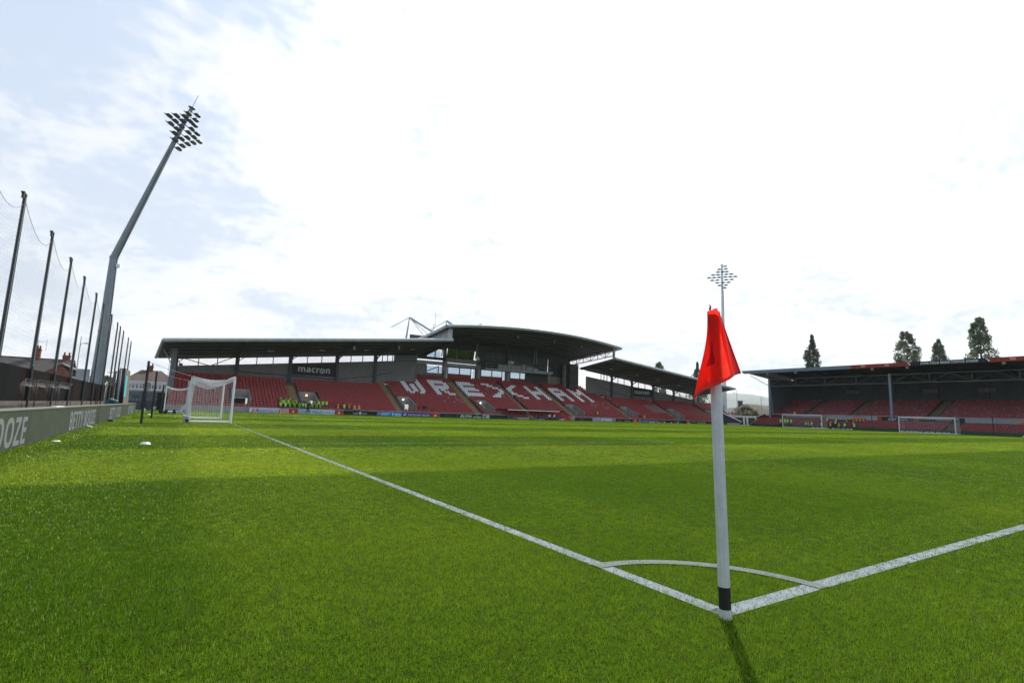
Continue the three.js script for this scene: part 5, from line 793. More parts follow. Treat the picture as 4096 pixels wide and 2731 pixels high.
// ---------------------------------------------------------------- boards in front of the arched stand
const crest = (c, x, y, s) => { c.fillStyle = '#e8e2da'; c.beginPath(); c.moveTo(x, y - s); c.lineTo(x + s * 0.3, y - s * 0.4); c.lineTo(x - s * 0.3, y - s * 0.4); c.fill(); c.beginPath(); c.ellipse(x, y + s * 0.25, s * 0.75, s * 0.55, 0, 0, 7); c.fill(); c.fillStyle = '#b3271d'; c.beginPath(); c.ellipse(x, y + s * 0.35, s * 0.3, s * 0.22, 0, 0, 7); c.fill(); };
const red = (c, w, h) => { c.fillStyle = '#b3271d'; c.fillRect(0, 0, w, h); crest(c, w / 2, h / 2, h * 0.3); };
const ADS = [
  [5.6, 11.55, 'white and red hoarding reading Engineering Ltd with a telephone number', 512, (c, w, h) => { c.fillStyle = '#d3d7e2'; c.fillRect(0, 0, w, h); c.fillStyle = '#b5271e'; c.beginPath(); c.moveTo(w * 0.62, 0); c.lineTo(w, 0); c.lineTo(w, h); c.lineTo(w * 0.58, h); c.fill(); c.fillStyle = '#b5271e'; c.font = 'italic bold 60px sans-serif'; c.textBaseline = 'middle'; c.fillText('RR', 18, 36); c.fillStyle = '#3a3560'; c.textAlign = 'left'; c.font = 'bold 40px serif'; c.fillText('Engineering Ltd', 82, 26, 218); c.fillStyle = '#5f7ec6'; c.fillRect(86, 44, 205, 9); c.fillStyle = '#f2efe8'; c.font = 'bold 34px sans-serif'; c.fillText('01978', 322, 18, 96); c.fillText('661523', 318, 48, 100); crest(c, w * 0.91, 32, 18); }],
  [11.6, 16.5, 'white hoarding reading HUGHES O\'HANLON architects', 512, (c, w, h) => { c.fillStyle = '#bcd2da'; c.fillRect(0, 0, w, h); c.strokeStyle = '#2f5560'; c.lineWidth = 5; c.strokeRect(8, 10, 50, 44); c.fillStyle = '#2f5560'; c.textBaseline = 'middle'; c.font = 'bold 26px sans-serif'; c.fillText("RO'H", 12, 33, 42); c.font = 'bold 46px sans-serif'; c.fillText("HUGHES O'HANLON", 66, 34, 276); c.font = '42px sans-serif'; c.fillText('architects', 352, 33, 150); }],
  [16.55, 17.7, 'red hoarding with a pale crest between the architects board and the Castle Green board', 96, red],
  [17.75, 22.6, 'black hoarding reading Castle Green with a shield, beside the light blue board', 512, (c, w, h) => { c.fillStyle = '#0b0b0c'; c.fillRect(0, 0, w, h); c.fillStyle = '#c9ccd2'; c.textBaseline = 'middle'; c.font = '36px serif'; c.fillText('Castle', 140, 34, 90); c.fillText('Green', 270, 34, 90); c.beginPath(); c.moveTo(236, 14); c.lineTo(266, 14); c.lineTo(266, 38); c.lineTo(251, 54); c.lineTo(236, 38); c.fill(); }],
  [22.65, 26.5, 'light blue hoarding with white lettering and a small figure', 512, (c, w, h) => { c.fillStyle = '#2479b8'; c.fillRect(0, 0, w, h); c.fillStyle = '#16366f'; c.fillRect(14, 8, 46, 44); c.fillStyle = '#cfe0ee'; c.fillRect(24, 22, 26, 16); c.fillRect(80, 20, 190, 8); c.fillRect(80, 38, 150, 6); c.beginPath(); c.ellipse(318, 26, 12, 16, 0, 0, 7); c.fill(); c.fillRect(312, 36, 14, 24); c.fillRect(352, 22, 136, 9); c.fillRect(362, 44, 60, 12); c.fillRect(432, 44, 60, 12); }],
  [26.55, 31.2, 'navy hoarding reading IFOR WILLIAMS TRAILERS beside the light blue board', 512, (c, w, h) => { c.fillStyle = '#1b2160'; c.fillRect(0, 0, w, h); c.fillStyle = '#9aa3cf'; c.beginPath(); c.moveTo(10, 52); c.lineTo(24, 14); c.lineTo(80, 8); c.lineTo(68, 46); c.fill(); c.fillStyle = '#c9cde6'; c.textBaseline = 'middle'; c.font = 'bold 40px sans-serif'; c.fillText('IFOR WILLIAMS TRAILERS', 96, 34, 400); }],
  [31.25, 32.8, 'red hoarding with a pale crest between the navy board and the dark board', 96, red],
  [32.85, 35.7, 'dark hoarding with faint writing beside the treehogs board', 256, (c, w, h) => { c.fillStyle = '#15161a'; c.fillRect(0, 0, w, h); c.fillStyle = '#4a4c52'; c.fillRect(60, 24, 130, 6); c.fillRect(60, 38, 130, 5); }],
  [35.75, 42.1, 'dark green hoarding reading treehogs with a leaf mark', 512, (c, w, h) => { c.fillStyle = '#11352a'; c.fillRect(0, 0, w, h); c.fillStyle = '#d5dcd6'; c.beginPath(); c.ellipse(68, 36, 9, 20, 0.5, 0, 7); c.ellipse(98, 36, 9, 20, -0.5, 0, 7); c.ellipse(83, 22, 7, 16, 0, 0, 7); c.fill(); c.textBaseline = 'middle'; c.font = 'bold 40px sans-serif'; c.fillText('treehogs', 116, 24, 106); c.fillRect(120, 46, 100, 3); c.font = '22px sans-serif'; c.fillText('Tel', 292, 18); c.font = 'bold 28px sans-serif'; c.fillText('01978 400000', 246, 44, 120); c.fillStyle = '#9fb3c4'; c.fillRect(390, 4, 56, 56); c.fillStyle = '#35424c'; c.beginPath(); c.ellipse(418, 48, 20, 32, 0, Math.PI, 0); c.fill(); c.fillStyle = '#b5b79f'; c.fillRect(452, 4, 40, 56); }],
  [42.15, 45.4, 'plain black hoarding beside the dugout', 128, (c, w, h) => { c.fillStyle = '#0d0f0f'; c.fillRect(0, 0, w, h); }],
  [60.4, 64.6, 'dark grey hoarding right of the dugout', 128, (c, w, h) => { c.fillStyle = '#17191b'; c.fillRect(0, 0, w, h); c.fillStyle = '#4b4e50'; c.fillRect(30, 20, 40, 22); }],
  [64.8, 69.7, 'white hoarding reading BARLOWS', 512, (c, w, h) => { c.fillStyle = '#b9c0cc'; c.fillRect(0, 0, w, h); c.fillStyle = '#2b2f66'; c.textBaseline = 'middle'; c.font = 'bold 46px sans-serif'; c.fillText('BARLOWS', 12, 30, 240); c.fillStyle = '#241d2c'; c.fillRect(292, 30, 18, 30); }],
  [70.8, 75.3, 'dark hoarding reading orca twice in yellow and white', 256, (c, w, h) => { c.fillStyle = '#14150f'; c.fillRect(0, 0, w, h); c.textBaseline = 'middle'; c.font = 'bold 40px sans-serif'; c.fillStyle = '#8c8a30'; c.fillText('orca', 20, 32, 70); c.fillStyle = '#a5a58c'; c.fillText('orca', 132, 32, 90); }],
  [75.35, 76.9, 'red hoarding with a pale crest beside the orca board', 96, red],
  [76.95, 83.0, 'navy hoarding reading IFOR WILLIAMS TRAILERS beside the olive board', 512, (c, w, h) => { c.fillStyle = '#1a1f5c'; c.fillRect(0, 0, w, h); c.fillStyle = '#8c95c4'; c.fillRect(14, 14, 50, 36); c.fillStyle = '#b5badb'; c.textBaseline = 'middle'; c.font = 'bold 38px sans-serif'; c.fillText('IFOR WILLIAMS TRAILERS', 84, 34, 410); }],
  [83.05, 85.5, 'olive hoarding with faded yellow letters', 128, (c, w, h) => { c.fillStyle = '#2c2b14'; c.fillRect(0, 0, w, h); c.fillStyle = '#6d6322'; c.fillRect(16, 18, 90, 26); }],
  [85.55, 91.7, 'black hoarding reading Castle Green near the right end of the stand', 512, (c, w, h) => { c.fillStyle = '#0b0c0d'; c.fillRect(0, 0, w, h); c.fillStyle = '#7f9aa0'; c.textBaseline = 'middle'; c.font = '34px serif'; c.fillText('Castle', 190, 34, 80); c.fillText('Green', 300, 34, 80); c.fillRect(274, 18, 22, 28); }],
  [91.75, 93.1, 'red hoarding with a small crest next to the lime-striped board', 96, red],
  [93.15, 98.5, 'black hoarding with lime green stripe', 256, (c, w, h) => { c.fillStyle = '#10120c'; c.fillRect(0, 0, w, h); c.fillStyle = '#8b9a3a'; c.fillRect(10, 22, 80, 12); c.fillRect(110, 14, 140, 36); c.fillStyle = '#3a4420'; c.fillRect(120, 26, 110, 10); }],
  [98.55, 102.5, 'last dark hoarding at the right end of the stand', 128, (c, w, h) => { c.fillStyle = '#14181a'; c.fillRect(0, 0, w, h); c.fillStyle = '#5a6a70'; c.fillRect(40, 26, 40, 12); }],
];
for (const [a, b, label, w, draw] of ADS) {
  const t = thing('advertising_hoarding', label, 'advertising board', [(a + b) / 2, -0.2, -74], 'hoardings before the arched stand');
  part(t, 'panel', geo().box(a, b, -0.08, 0.60, -74.08, -74.0), M.darkMetal); part(t, 'print', geo().face([[a + 0.01, -0.07, -73.995], [b - 0.01, -0.07, -73.995], [b - 0.01, 0.59, -73.995], [a + 0.01, 0.59, -73.995]], [[0, 0], [1, 0], [1, 1], [0, 1]]), new THREE.MeshStandardMaterial({ map: canvasTex(w, 64, draw), roughness: 0.55 }));
  part(t, 'brace', geo().bar([(a + b) / 2, -0.2, -74.5], [(a + b) / 2, 0.5, -74.1], 0.05), M.darkMetal);
}
structure('kerb', geo().box(-3.6, 46, -0.2, -0.06, -73.9, -73.5).box(60, 103, -0.2, -0.06, -73.9, -73.5), M.concrete);
{ // dugout
  const t = thing('dugout', 'red team dugout with white roof edge sunk into the front of the arched stand', 'dugout', [53, -0.2, -76]);
  const redP = gmat([0.33, 0.012, 0.010], 0.5, 161, 0.2, 2.5);
  part(t, 'back_wall', geo().box(46.6, 59.2, -0.2, 1.5, -77.2, -77.0), redP); part(t, 'roof', geo().slab([46.4, 1.62, -75.5], [57.7, 1.62, -75.5], [57.7, 1.62, -77.2], [46.4, 1.62, -77.2], 0.12), redP);
  part(t, 'roof_edge', geo().box(46.4, 57.8, 1.50, 1.64, -75.5, -75.4), M.white);
  for (const [x, d] of [[46.5, 0], [58.0, 1.9]]) part(t, 'side_wing', geo().prism([[x, -0.2, -75.4], [x + d, -0.2, -74.6], [x + d * 0.9, 0.5, -74.7], [x + d * 0.1, 1.5, -75.4]], [0.08, 0, -0.2]), redP);
  for (let k = 0; k < 14; k++) { const x = 47.3 + k * 0.78; part(t, 'bench_seat', geo().box(x - 0.25, x + 0.25, 0.1, 0.2, -76.6, -76.1).hex([[x - 0.25, 0.2, -76.6], [x + 0.25, 0.2, -76.6], [x + 0.25, 0.2, -76.7], [x - 0.25, 0.2, -76.7], [x - 0.22, 0.95, -76.75], [x + 0.22, 0.95, -76.75], [x + 0.22, 0.95, -76.82], [x - 0.22, 0.95, -76.82]]), SM.red); }
  const cool = thing('drinks_cooler', 'long red drinks cooler with white lid before the dugout', 'cooler', [49, -0.2, -74.2], 'coolers by the dugout'); part(cool, 'body', geo().box(47.6, 49.9, -0.2, 0.12, -74.5, -74.0), SM.paintRed); part(cool, 'lid', geo().box(47.55, 49.95, 0.12, 0.2, -74.55, -73.95), M.whiteRough); for (const x of [48.1, 48.8, 49.5]) part(cool, 'mark', geo().tube([[x, -0.04, -73.995], [x, -0.04, -73.99]], 0.10, 12), M.whiteRough);
  const c2 = thing('water_crate', 'white crate of drinks at the right end of the dugout', 'crate', [57.7, -0.2, -74.3]); part(c2, 'body', geo().box(57.1, 57.7, -0.2, 0.22, -74.6, -74.1).box(57.75, 58.2, -0.2, 0.25, -74.6, -74.1), mat([0.5, 0.55, 0.57], 0.5)); part(c2, 'label', geo().box(57.82, 58.12, -0.12, 0.16, -74.09, -74.08), M.darkMetal);
  for (const [x, l, m] of [[51.3, 'grey equipment trunk before the dugout seats', [0.12, 0.14, 0.14]], [52.8, 'low pale green trunk lying before the dugout seats', [0.18, 0.26, 0.22]], [46.2, 'dark pitch-side screen board at the left end of the dugout', [0.05, 0.055, 0.07]]]) single(l.includes('screen') ? 'pitchside_screen' : 'storage_trunk', l, l.includes('screen') ? 'screen' : 'trunk', geo().box(x - 0.6, x + 0.6, -0.2, x < 47 ? 0.65 : 0.22, -74.6, -74.2), mat(m, 0.6));
  single('folded_kit_pile', 'heap of black kit on the dugout bench', 'clothing', geo().add(new THREE.SphereGeometry(0.4, 12, 8), new THREE.Matrix4().makeScale(1.3, 0.7, 0.8).setPosition(53.3, 0.35, -75.4)).add(new THREE.SphereGeometry(0.3, 12, 8), new THREE.Matrix4().makeScale(1.2, 0.6, 0.8).setPosition(53.9, 0.25, -75.3)), M.black);
}
// ---------------------------------------------------------------- small things on the grass
{
  const dm = mat([0.66, 0.70, 0.74], 0.45), disc = new THREE.LatheGeometry([[0.055, 0.05], [0.06, 0.052], [0.085, 0.03], [0.105, 0.004], [0.108, 0.0]].map((p) => new THREE.Vector2(p[0] * 1.1, p[1])), 28);
  [[-3.19, -14.06, 'white plastic disc marker out on the grass behind the goal line'], [-5.05, -15.2, 'white disc marker close to the LED board'], [-4.2, -46.5, 'white disc marker by the black stanchions']].forEach(([x, z, l]) => { const m = single('disc_marker', l, 'marker', disc.clone(), dm, 'white disc markers'); m.position.set(x, 0.012, z); if (x < -5) m.scale.set(0.8, 0.45, 0.8); });
  single('ground_lamp', 'small black and white box at the foot of the LED board', 'box', geo().hex([[-5.32, 0, -23.2], [-5.17, 0, -23.2], [-5.17, 0, -22.85], [-5.32, 0, -22.85], [-5.32, 0.10, -23.2], [-5.17, 0.05, -23.2], [-5.17, 0.05, -22.85], [-5.32, 0.10, -22.85]]), mat([0.3, 0.3, 0.3], 0.6));
  single('ground_lamp', 'small dark box at the foot of the LED board before the farther lettering', 'box', geo().box(-5.3, -5.1, 0, 0.12, -30.4, -29.9), M.darkMetal);
  const ball = new THREE.IcosahedronGeometry(0.11, 3), bm = mat([0.75, 0.75, 0.74], 0.5);
  [76.6, 77.3, 78.9, 80.5, 82.6, 84.6, 88.3].forEach((x) => { const m = single('football', 'white football lying along the far touchline', 'ball', ball, bm, 'footballs along the far touchline'); m.position.set(x, 0.11, -70.3); });
}

// ---------------------------------------------------------------- people: one skinned field per pose
const capDist = (p, c) => { const ab = sub(c[1], c[0]), ap = sub(p, c[0]), t = clamp(dot(ap, ab) / (dot(ab, ab) || 1e-9)); return len(addv(ap, ab, -t)) - mix(c[2], c[3], t); };
function march(caps, res, lo, hi, k) { // caps: [a, b, ra, rb, colour]; returns positions, normals, colours
  const c = lo.map((v, i) => (v + hi[i]) / 2), half = Math.max(...hi.map((v, i) => v - lo[i])) / 2, mc = new MarchingCubes(res, new THREE.MeshBasicMaterial(), false, false, 60000), h = res / 2;
  mc.isolation = 0;
  const F = (p) => { let s = 0; for (const q of caps) s += Math.exp(-capDist(p, q) / k); return -k * Math.log(s); };
  for (let z = 0; z < res; z++) for (let y = 0; y < res; y++) for (let x = 0; x < res; x++) mc.field[x + y * res + z * res * res] = -F([c[0] + (x - h) / h * half, c[1] + (y - h) / h * half, c[2] + (z - h) / h * half]);
  mc.update();
  const P = [], N = [], C = [];
  for (let i = 0; i < mc.count; i++) {
    const p = [0, 1, 2].map((d) => c[d] + mc.positionArray[i * 3 + d] * half); P.push(...p);
    const e = 0.004, n = nrm([F([p[0] + e, p[1], p[2]]) - F([p[0] - e, p[1], p[2]]), F([p[0], p[1] + e, p[2]]) - F([p[0], p[1] - e, p[2]]), F([p[0], p[1], p[2] + e]) - F([p[0], p[1], p[2] - e])]); N.push(...n);
    let b = 1e9, col = [1, 1, 1]; for (const q of caps) { const d = capDist(p, q); if (d < b) { b = d; col = typeof q[4] === 'function' ? q[4](p) : q[4]; } } C.push(...col);
  }
  const g = new THREE.BufferGeometry(); g.setAttribute('position', new THREE.Float32BufferAttribute(P, 3)); g.setAttribute('normal', new THREE.Float32BufferAttribute(N, 3)); g.setAttribute('color', new THREE.Float32BufferAttribute(C, 3)); return g;
}
const SKIN = [0.42, 0.24, 0.17], HAIR = [0.03, 0.022, 0.018];
const headGeo = (hair) => march([[[0, 0.0, 0], [0, 0.06, -0.01], 0.078, 0.092, SKIN], [[0, -0.07, 0.025], [0, -0.02, 0.02], 0.052, 0.065, SKIN], [[0, 0.0, 0.09], [0, -0.02, 0.105], 0.010, 0.016, SKIN], [[0.082, 0.0, -0.005], [0.086, -0.02, 0], 0.016, 0.014, SKIN], [[-0.082, 0.0, -0.005], [-0.086, -0.02, 0], 0.016, 0.014, SKIN], [[0.03, 0.018, 0.083], [0.033, 0.018, 0.083], 0.009, 0.009, [0.02, 0.02, 0.02]], [[-0.03, 0.018, 0.083], [-0.033, 0.018, 0.083], 0.009, 0.009, [0.02, 0.02, 0.02]], [[-0.018, -0.055, 0.082], [0.018, -0.055, 0.082], 0.006, 0.006, [0.25, 0.08, 0.07]], [[0, 0.085, -0.025], [0, 0.05, -0.05], 0.082, 0.075, hair], [[0, 0.10, 0.03], [0, 0.1, -0.02], 0.062, 0.075, hair]], 36, [-0.13, -0.16, -0.15], [0.13, 0.19, 0.15], 0.012);
const handGeo = (() => { const f = (x, l, s) => [[[x, -0.09, 0], [x * 1.15, -0.09 - l * 0.5, 0.012 + s], 0.0095, 0.009, SKIN], [[x * 1.15, -0.09 - l * 0.5, 0.012 + s], [x * 1.15, -0.09 - l * 0.85, 0.04 + s], 0.009, 0.0075, SKIN]]; return march([[[0, 0, 0], [0, -0.03, 0], 0.026, 0.026, SKIN], [[-0.02, -0.05, 0], [-0.022, -0.085, 0], 0.017, 0.014, SKIN], [[0.02, -0.05, 0], [0.022, -0.085, 0], 0.017, 0.014, SKIN], [[0, -0.05, 0], [0, -0.085, 0], 0.018, 0.015, SKIN], ...f(-0.030, 0.07, 0), ...f(-0.010, 0.085, 0.002), ...f(0.011, 0.08, 0.002), ...f(0.031, 0.062, 0), [[0.03, -0.035, 0.005], [0.055, -0.065, 0.02], 0.011, 0.010, SKIN], [[0.055, -0.065, 0.02], [0.056, -0.095, 0.03], 0.010, 0.008, SKIN]], 34, [-0.09, -0.19, -0.06], [0.09, 0.05, 0.09], 0.006); })();
function figure(J, col, res = 54) { // J: joints; merges body, head and hands into one surface mesh
  const { top, arm = top, leg, shoe = [0.05, 0.05, 0.05], shin = leg, hair = HAIR } = col, caps = [];
  const L = (a, b, ra, rb, c) => caps.push([J[a], J[b], ra, rb, c]);
  L('pelvis', 'chest', 0.135, 0.145, top); caps.push([addv(J.chest, [0.09, 0.05, 0]), addv(J.chest, [-0.09, 0.05, 0]), 0.115, 0.115, top]); caps.push([addv(J.pelvis, [0.07, 0, 0]), addv(J.pelvis, [-0.07, 0, 0]), 0.115, 0.115, leg]);
  L('chest', 'neck', 0.10, 0.055, (p) => (p[1] > J.neck[1] - 0.02 ? SKIN : top)); caps.push([J.neck, addv(J.head, [0, -0.07, 0]), 0.052, 0.052, SKIN]);
  for (const s of ['l', 'r']) { L(s + 'sho', s + 'elb', 0.062, 0.048, arm); L(s + 'elb', s + 'wri', 0.045, 0.032, col.fore || arm); L(s + 'hip', s + 'kne', 0.092, 0.062, leg); L(s + 'kne', s + 'ank', 0.06, 0.042, shin); caps.push([J[s + 'ank'], addv(J[s + 'ank'], [0, -0.03, 0.0]), 0.045, 0.045, shoe]); caps.push([addv(J[s + 'ank'], [0, -0.04, -0.03]), addv(J[s + 'ank'], col.toe || [0, -0.05, 0.16]), 0.045, 0.038, shoe]); }
  const all = Object.values(J), lo = [0, 1, 2].map((d) => Math.min(...all.map((p) => p[d])) - 0.22), hi = [0, 1, 2].map((d) => Math.max(...all.map((p) => p[d])) + 0.22);
  const body = march(caps, res, lo, hi, 0.022), hd = headGeo(hair), m = new THREE.Matrix4();
  hd.applyMatrix4(new THREE.Matrix4().makeRotationFromEuler(new THREE.Euler(...(col.look || [0, 0, 0])))).translate(...J.head);
  const hands = ['l', 'r'].map((s) => { const d = nrm(sub(J[s + 'wri'], J[s + 'elb'])), q = new THREE.Quaternion().setFromUnitVectors(V(0, -1, 0), V(...d)), g = handGeo.clone(); if (s === 'r') { g.scale(-1, 1, 1); const P = g.attributes.position.array; for (let k = 0; k < P.length; k += 9) for (let i = 0; i < 3; i++) { const t = P[k + 3 + i]; P[k + 3 + i] = P[k + 6 + i]; P[k + 6 + i] = t; } } g.applyMatrix4(m.makeRotationFromQuaternion(q)); g.translate(...J[s + 'wri']); return g; });
  return mergeGeometries([body, hd, ...hands]);
}
const POSE = {
  seated: { pelvis: [0, 0.50, -0.02], chest: [0, 0.92, -0.03], neck: [0, 1.10, -0.02], head: [0, 1.27, 0.02], lsho: [0.2, 1.02, -0.02], lelb: [0.27, 0.76, 0.06], lwri: [0.16, 0.62, 0.27], rsho: [-0.2, 1.02, -0.02], relb: [-0.27, 0.76, 0.06], rwri: [-0.14, 0.63, 0.28], lhip: [0.1, 0.49, 0.02], lkne: [0.14, 0.52, 0.44], lank: [0.15, 0.1, 0.47], rhip: [-0.1, 0.49, 0.02], rkne: [-0.14, 0.52, 0.44], rank: [-0.15, 0.1, 0.47] },
  standing: { pelvis: [0, 0.98, 0], chest: [0, 1.36, -0.01], neck: [0, 1.53, -0.01], head: [0, 1.68, 0.03], lsho: [0.2, 1.45, 0], lelb: [0.24, 1.17, -0.03], lwri: [0.24, 0.92, 0.06], rsho: [-0.2, 1.45, 0], relb: [-0.24, 1.17, -0.03], rwri: [-0.24, 0.92, 0.06], lhip: [0.1, 0.93, 0], lkne: [0.12, 0.51, 0.02], lank: [0.13, 0.1, 0], rhip: [-0.1, 0.93, 0], rkne: [-0.12, 0.51, 0.02], rank: [-0.13, 0.1, 0] },
};
const tweak = (b, o) => ({ ...b, ...o });
const bodyMat = new THREE.MeshStandardMaterial({ vertexColors: true, roughness: 0.8, side: THREE.DoubleSide }), DARK = [0.018, 0.019, 0.022];
function vestGeo(J, stripes) { const c = (p) => { const y = (p[1] - J.pelvis[1]) / (J.chest[1] - J.pelvis[1]); return stripes(y, p); }; return march([[J.pelvis, J.chest, 0.165, 0.17, c], [addv(J.chest, [0.08, 0.05, 0]), addv(J.chest, [-0.08, 0.05, 0]), 0.14, 0.14, c]], 26, addv(J.pelvis, [-0.3, -0.2, -0.25]), addv(J.chest, [0.3, 0.3, 0.25]), 0.02); }
const LIME = [0.42, 0.80, 0.04], ORANGE = [0.80, 0.15, 0.03], SILVER = [0.5, 0.5, 0.5];
const KIND = (() => {
  const S = POSE.seated, S2 = tweak(S, { head: [0.06, 1.24, 0.1], chest: [0.03, 0.9, 0.05], neck: [0.04, 1.07, 0.06], lwri: [0.1, 0.98, 0.24], lelb: [0.26, 0.8, 0.16] }), T = POSE.standing, T2 = tweak(T, { lelb: [0.28, 1.2, 0.04], lwri: [0.1, 1.2, 0.22], relb: [-0.28, 1.2, 0.04], rwri: [-0.08, 1.18, 0.22] });
  const lime = (y) => (y > 0.25 && y < 0.4 || y > 0.72 && y < 0.86 ? SILVER : LIME), tabard = (y, p) => (Math.abs(Math.abs(p[0]) - 0.1) < 0.06 || y < 0.35 ? LIME : DARK), two = (y) => (y > 0.55 ? ORANGE : y > 0.47 ? SILVER : LIME);
  const mk = (J, body, vest) => ({ b: figure(J, body), v: vest ? vestGeo(J, vest) : null });
  return { limeSeat: mk(S, { top: DARK, leg: DARK }, lime), darkSeat: mk(S2, { top: DARK, leg: DARK }, tabard), limeStand: mk(T2, { top: DARK, leg: DARK }, lime), orangeStand: mk(T, { top: [0.5, 0.5, 0.5], leg: DARK }, two), orangeSeat: mk(S, { top: DARK, leg: DARK }, two) };
})();
function person(kind, [x, y, z], turn, label, group, scale = 1) { const k = KIND[kind], t = thing('person', label, 'person', [x, y, z], group); t.rotation.y = turn; t.scale.setScalar(scale); bases.delete(t); part(t, 'body', k.b, bodyMat); if (k.v) part(t, 'vest', k.v, bodyMat); return t; }
{ // stewards and police in the arched stand
  const left = [[9.9, 2], [10.1, 1], [10.6, 2], [9.7, 0], [10.35, 0], [10.9, 0], [11.1, 2], [10.8, 1], [11.4, 1], [11.5, 0], [12.6, 0], [13.5, 1], [14.3, 1], [14.9, 1], [15.0, 0], [15.5, 1], [16.0, 1], [11.9, 1], [12.2, 0], [13.0, 0], [13.9, 0], [14.5, 0], [10.35, 1]];
  left.forEach(([x, r], i) => { const k = i % 3 === 1 ? 'limeSeat' : i % 4 === 3 ? 'limeSeat' : 'darkSeat'; person(k, [x, rowY(r) - 0.06, rowZ(r) - 0.3], (i * 37 % 7 - 3) * 0.09, k === 'limeSeat' ? 'seated steward in lime hi-vis vest in the group by the yellow stair' : 'seated officer in dark clothes with lime strips in the group by the yellow stair', 'stewards seated by the yellow stair'); });
  [[17.5, 0, 'orangeSeat', 'seated steward in orange and lime vest bending beside the red crest board'], [18.4, 0, 'limeSeat', 'seated steward in lime vest behind the left end of the Castle Green board'], [19.1, 0, 'orangeSeat', 'steward in orange vest seated between lime-vested neighbours'], [19.6, 0, 'orangeStand', 'standing steward in orange and lime vest with back to the pitch'], [20.25, 0, 'orangeStand', 'standing steward in orange and lime vest nearest the light blue board']].forEach(([x, r, k, l], i) => person(k, [x, k === 'orangeStand' ? -0.2 : rowY(r) - 0.06, k === 'orangeStand' ? -75.1 : rowZ(r) - 0.3], k === 'orangeStand' ? Math.PI + 0.3 * i : 0.2 * i - 0.3, l, 'stewards behind the Castle Green board'));
  person('limeStand', [79.9, -0.2, -75.1], 0.4, 'steward in lime vest standing behind the far navy trailers board'); person('limeSeat', [68.6, rowY(1) - 0.06, rowZ(1) - 0.3], 0, 'steward seated above the BARLOWS board');
  const navy = figure(tweak(POSE.standing, { head: [0, 1.67, 0.06], lelb: [0.27, 1.22, 0.12], lwri: [0.08, 1.36, 0.28], relb: [-0.27, 1.2, 0.1], rwri: [-0.08, 1.3, 0.28], rkne: [-0.12, 0.51, 0.06] }), { top: [0.03, 0.05, 0.09], fore: SKIN, leg: [0.02, 0.03, 0.06], shin: SKIN, shoe: [0.6, 0.6, 0.62], hair: [0.16, 0.09, 0.05] }, 72);
  const n = thing('person', 'person in navy shirt and shorts standing on the track before the architects hoarding', 'person', [12.66, -0.2, -72.9]); bases.delete(n); n.rotation.y = 2.4; n.scale.setScalar(1.08); part(n, 'body', navy, bodyMat);
  const sit = figure(tweak(POSE.seated, { chest: [0, 0.9, 0.1], neck: [0, 1.06, 0.16], head: [0, 1.2, 0.24], lwri: [0.12, 0.56, 0.42], rwri: [-0.12, 0.56, 0.42] }), { top: [0.68, 0.68, 0.76], fore: [0.07, 0.04, 0.03], leg: DARK, shin: [0.12, 0.07, 0.05], shoe: [0.7, 0.7, 0.7] });
  for (const [x, l, a] of [[54.95, 'player in white top and black shorts sitting upright before the dugout', 0.5], [56.0, 'player in white top bending forward beside the drinks crate', 0.8]]) { const q = thing('person', l, 'person', [x, -0.2, -74.8], 'players before the dugout'); bases.delete(q); q.rotation.y = a; part(q, 'body', sit, bodyMat); }
  single('bench', 'low dark bench under the two white-shirted players', 'bench', geo().box(54.5, 56.5, -0.2, 0.18, -75.1, -74.75), M.darkMetal);
  const grey = figure(tweak(POSE.standing, { head: [0, 1.6, 0.16], chest: [0, 1.3, 0.08], neck: [0, 1.46, 0.11] }), { top: [0.10, 0.10, 0.12], leg: [0.12, 0.1, 0.09] }); const gq = thing('person', 'person in grey top standing at the left of the dugout', 'person', [50.4, -0.2, -75.2]); bases.delete(gq); part(gq, 'body', grey, bodyMat);
  const jb = figure(POSE.seated, { top: [0.03, 0.035, 0.06], leg: [0.05, 0.04, 0.04] }); const j = thing('person', 'seated person in dark jacket above the crest board by the trailers hoarding', 'person', [31.5, rowY(1) - 0.06, rowZ(1) - 0.3]); bases.delete(j); part(j, 'body', jb, bodyMat);
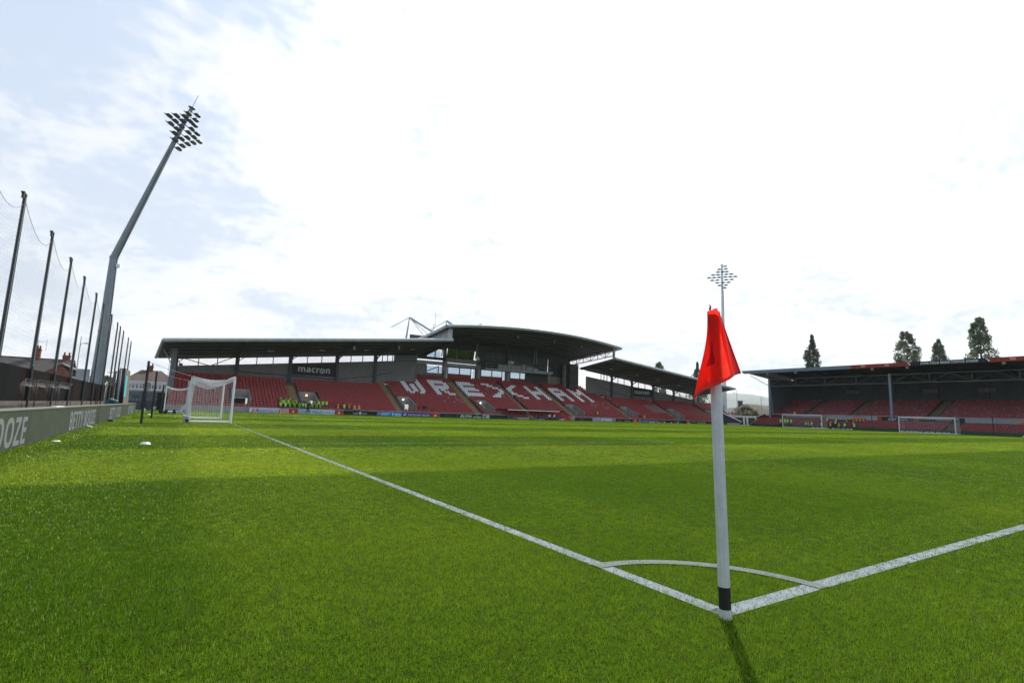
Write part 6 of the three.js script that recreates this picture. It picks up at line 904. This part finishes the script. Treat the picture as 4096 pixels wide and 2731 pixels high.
  // groundsman bending behind the LED board
  const bend = figure({ pelvis: [0, 0.92, 0], chest: [0, 0.98, 0.42], neck: [0, 0.93, 0.6], head: [0, 0.84, 0.72], lsho: [0.19, 0.96, 0.48], lelb: [0.22, 0.72, 0.55], lwri: [0.14, 0.5, 0.62], rsho: [-0.19, 0.96, 0.48], relb: [-0.22, 0.72, 0.55], rwri: [-0.14, 0.5, 0.62], lhip: [0.1, 0.88, 0], lkne: [0.13, 0.48, 0.05], lank: [0.14, 0.1, -0.05], rhip: [-0.1, 0.88, 0], rkne: [-0.13, 0.48, 0.05], rank: [-0.14, 0.1, -0.05] }, { top: [0.03, 0.14, 0.17], leg: [0.05, 0.09, 0.11], hair: [0.20, 0.07, 0.04], look: [1.3, 0, 0] }, 72);
  const b = thing('person', 'person in teal shirt bending down behind the LED board', 'person', [-6.35, 0.0, -46.6]); bases.delete(b); b.rotation.y = -0.45 - Math.PI / 2 - 0.4; part(b, 'body', bend, bodyMat);
}
{ // stewards at the end stand
  const E = -Math.PI / 2, at = (x, z) => { const r = clamp(Math.floor((x - 100.6) / 0.55), 0, 6); return [100.6 + 0.55 * r + 0.32, 0.05 + 0.22 * r - 0.06, z]; };
  const list = [[101.1, -53.0], [101.1, -52.5], [101.1, -51.9], [101.0, -50.1], [103.6, -51.5], [103.0, -50.1], [103.1, -48.5], [101.6, -48.7], [101.7, -48.1], [100.8, -47.0], [103.3, -46.6], [103.9, -46.2], [103.7, -45.7], [103.7, -45.2], [103.7, -44.6], [103.7, -44.0], [102.2, -45.0], [101.0, -46.0], [101.0, -44.4], [100.8, -48.5]];
  list.forEach(([x, z], i) => { const k = [9, 12, 13, 14, 15, 16, 19].includes(i) ? 'orangeSeat' : i % 3 === 1 ? 'darkSeat' : 'limeSeat'; person(k, at(x, z), E + (i % 5 - 2) * 0.12, { orangeSeat: 'steward in orange and lime vest seated on the lower tier of the end stand', darkSeat: 'person in dark clothes with lime strips seated on the lower tier of the end stand', limeSeat: 'steward in lime vest seated on the lower tier of the end stand' }[k], 'stewards on the lower tier of the end stand'); });
  [-57.3, -56.4, -55.9, -55.2].forEach((z) => person('limeStand', [99.65, 0, z], E + Math.PI, 'steward in lime vest standing before the end stand behind the warm-up goal', 'stewards behind the warm-up goal', 0.98));
  person('limeSeat', [105.2, 1.95, -57.5], E, 'lone steward in lime vest on the upper tier of the end stand');
}

// ---------------------------------------------------------------- haze
scene.fog = new THREE.FogExp2(0xdfe8f0, 0.00009);
renderer.render(scene, camera);
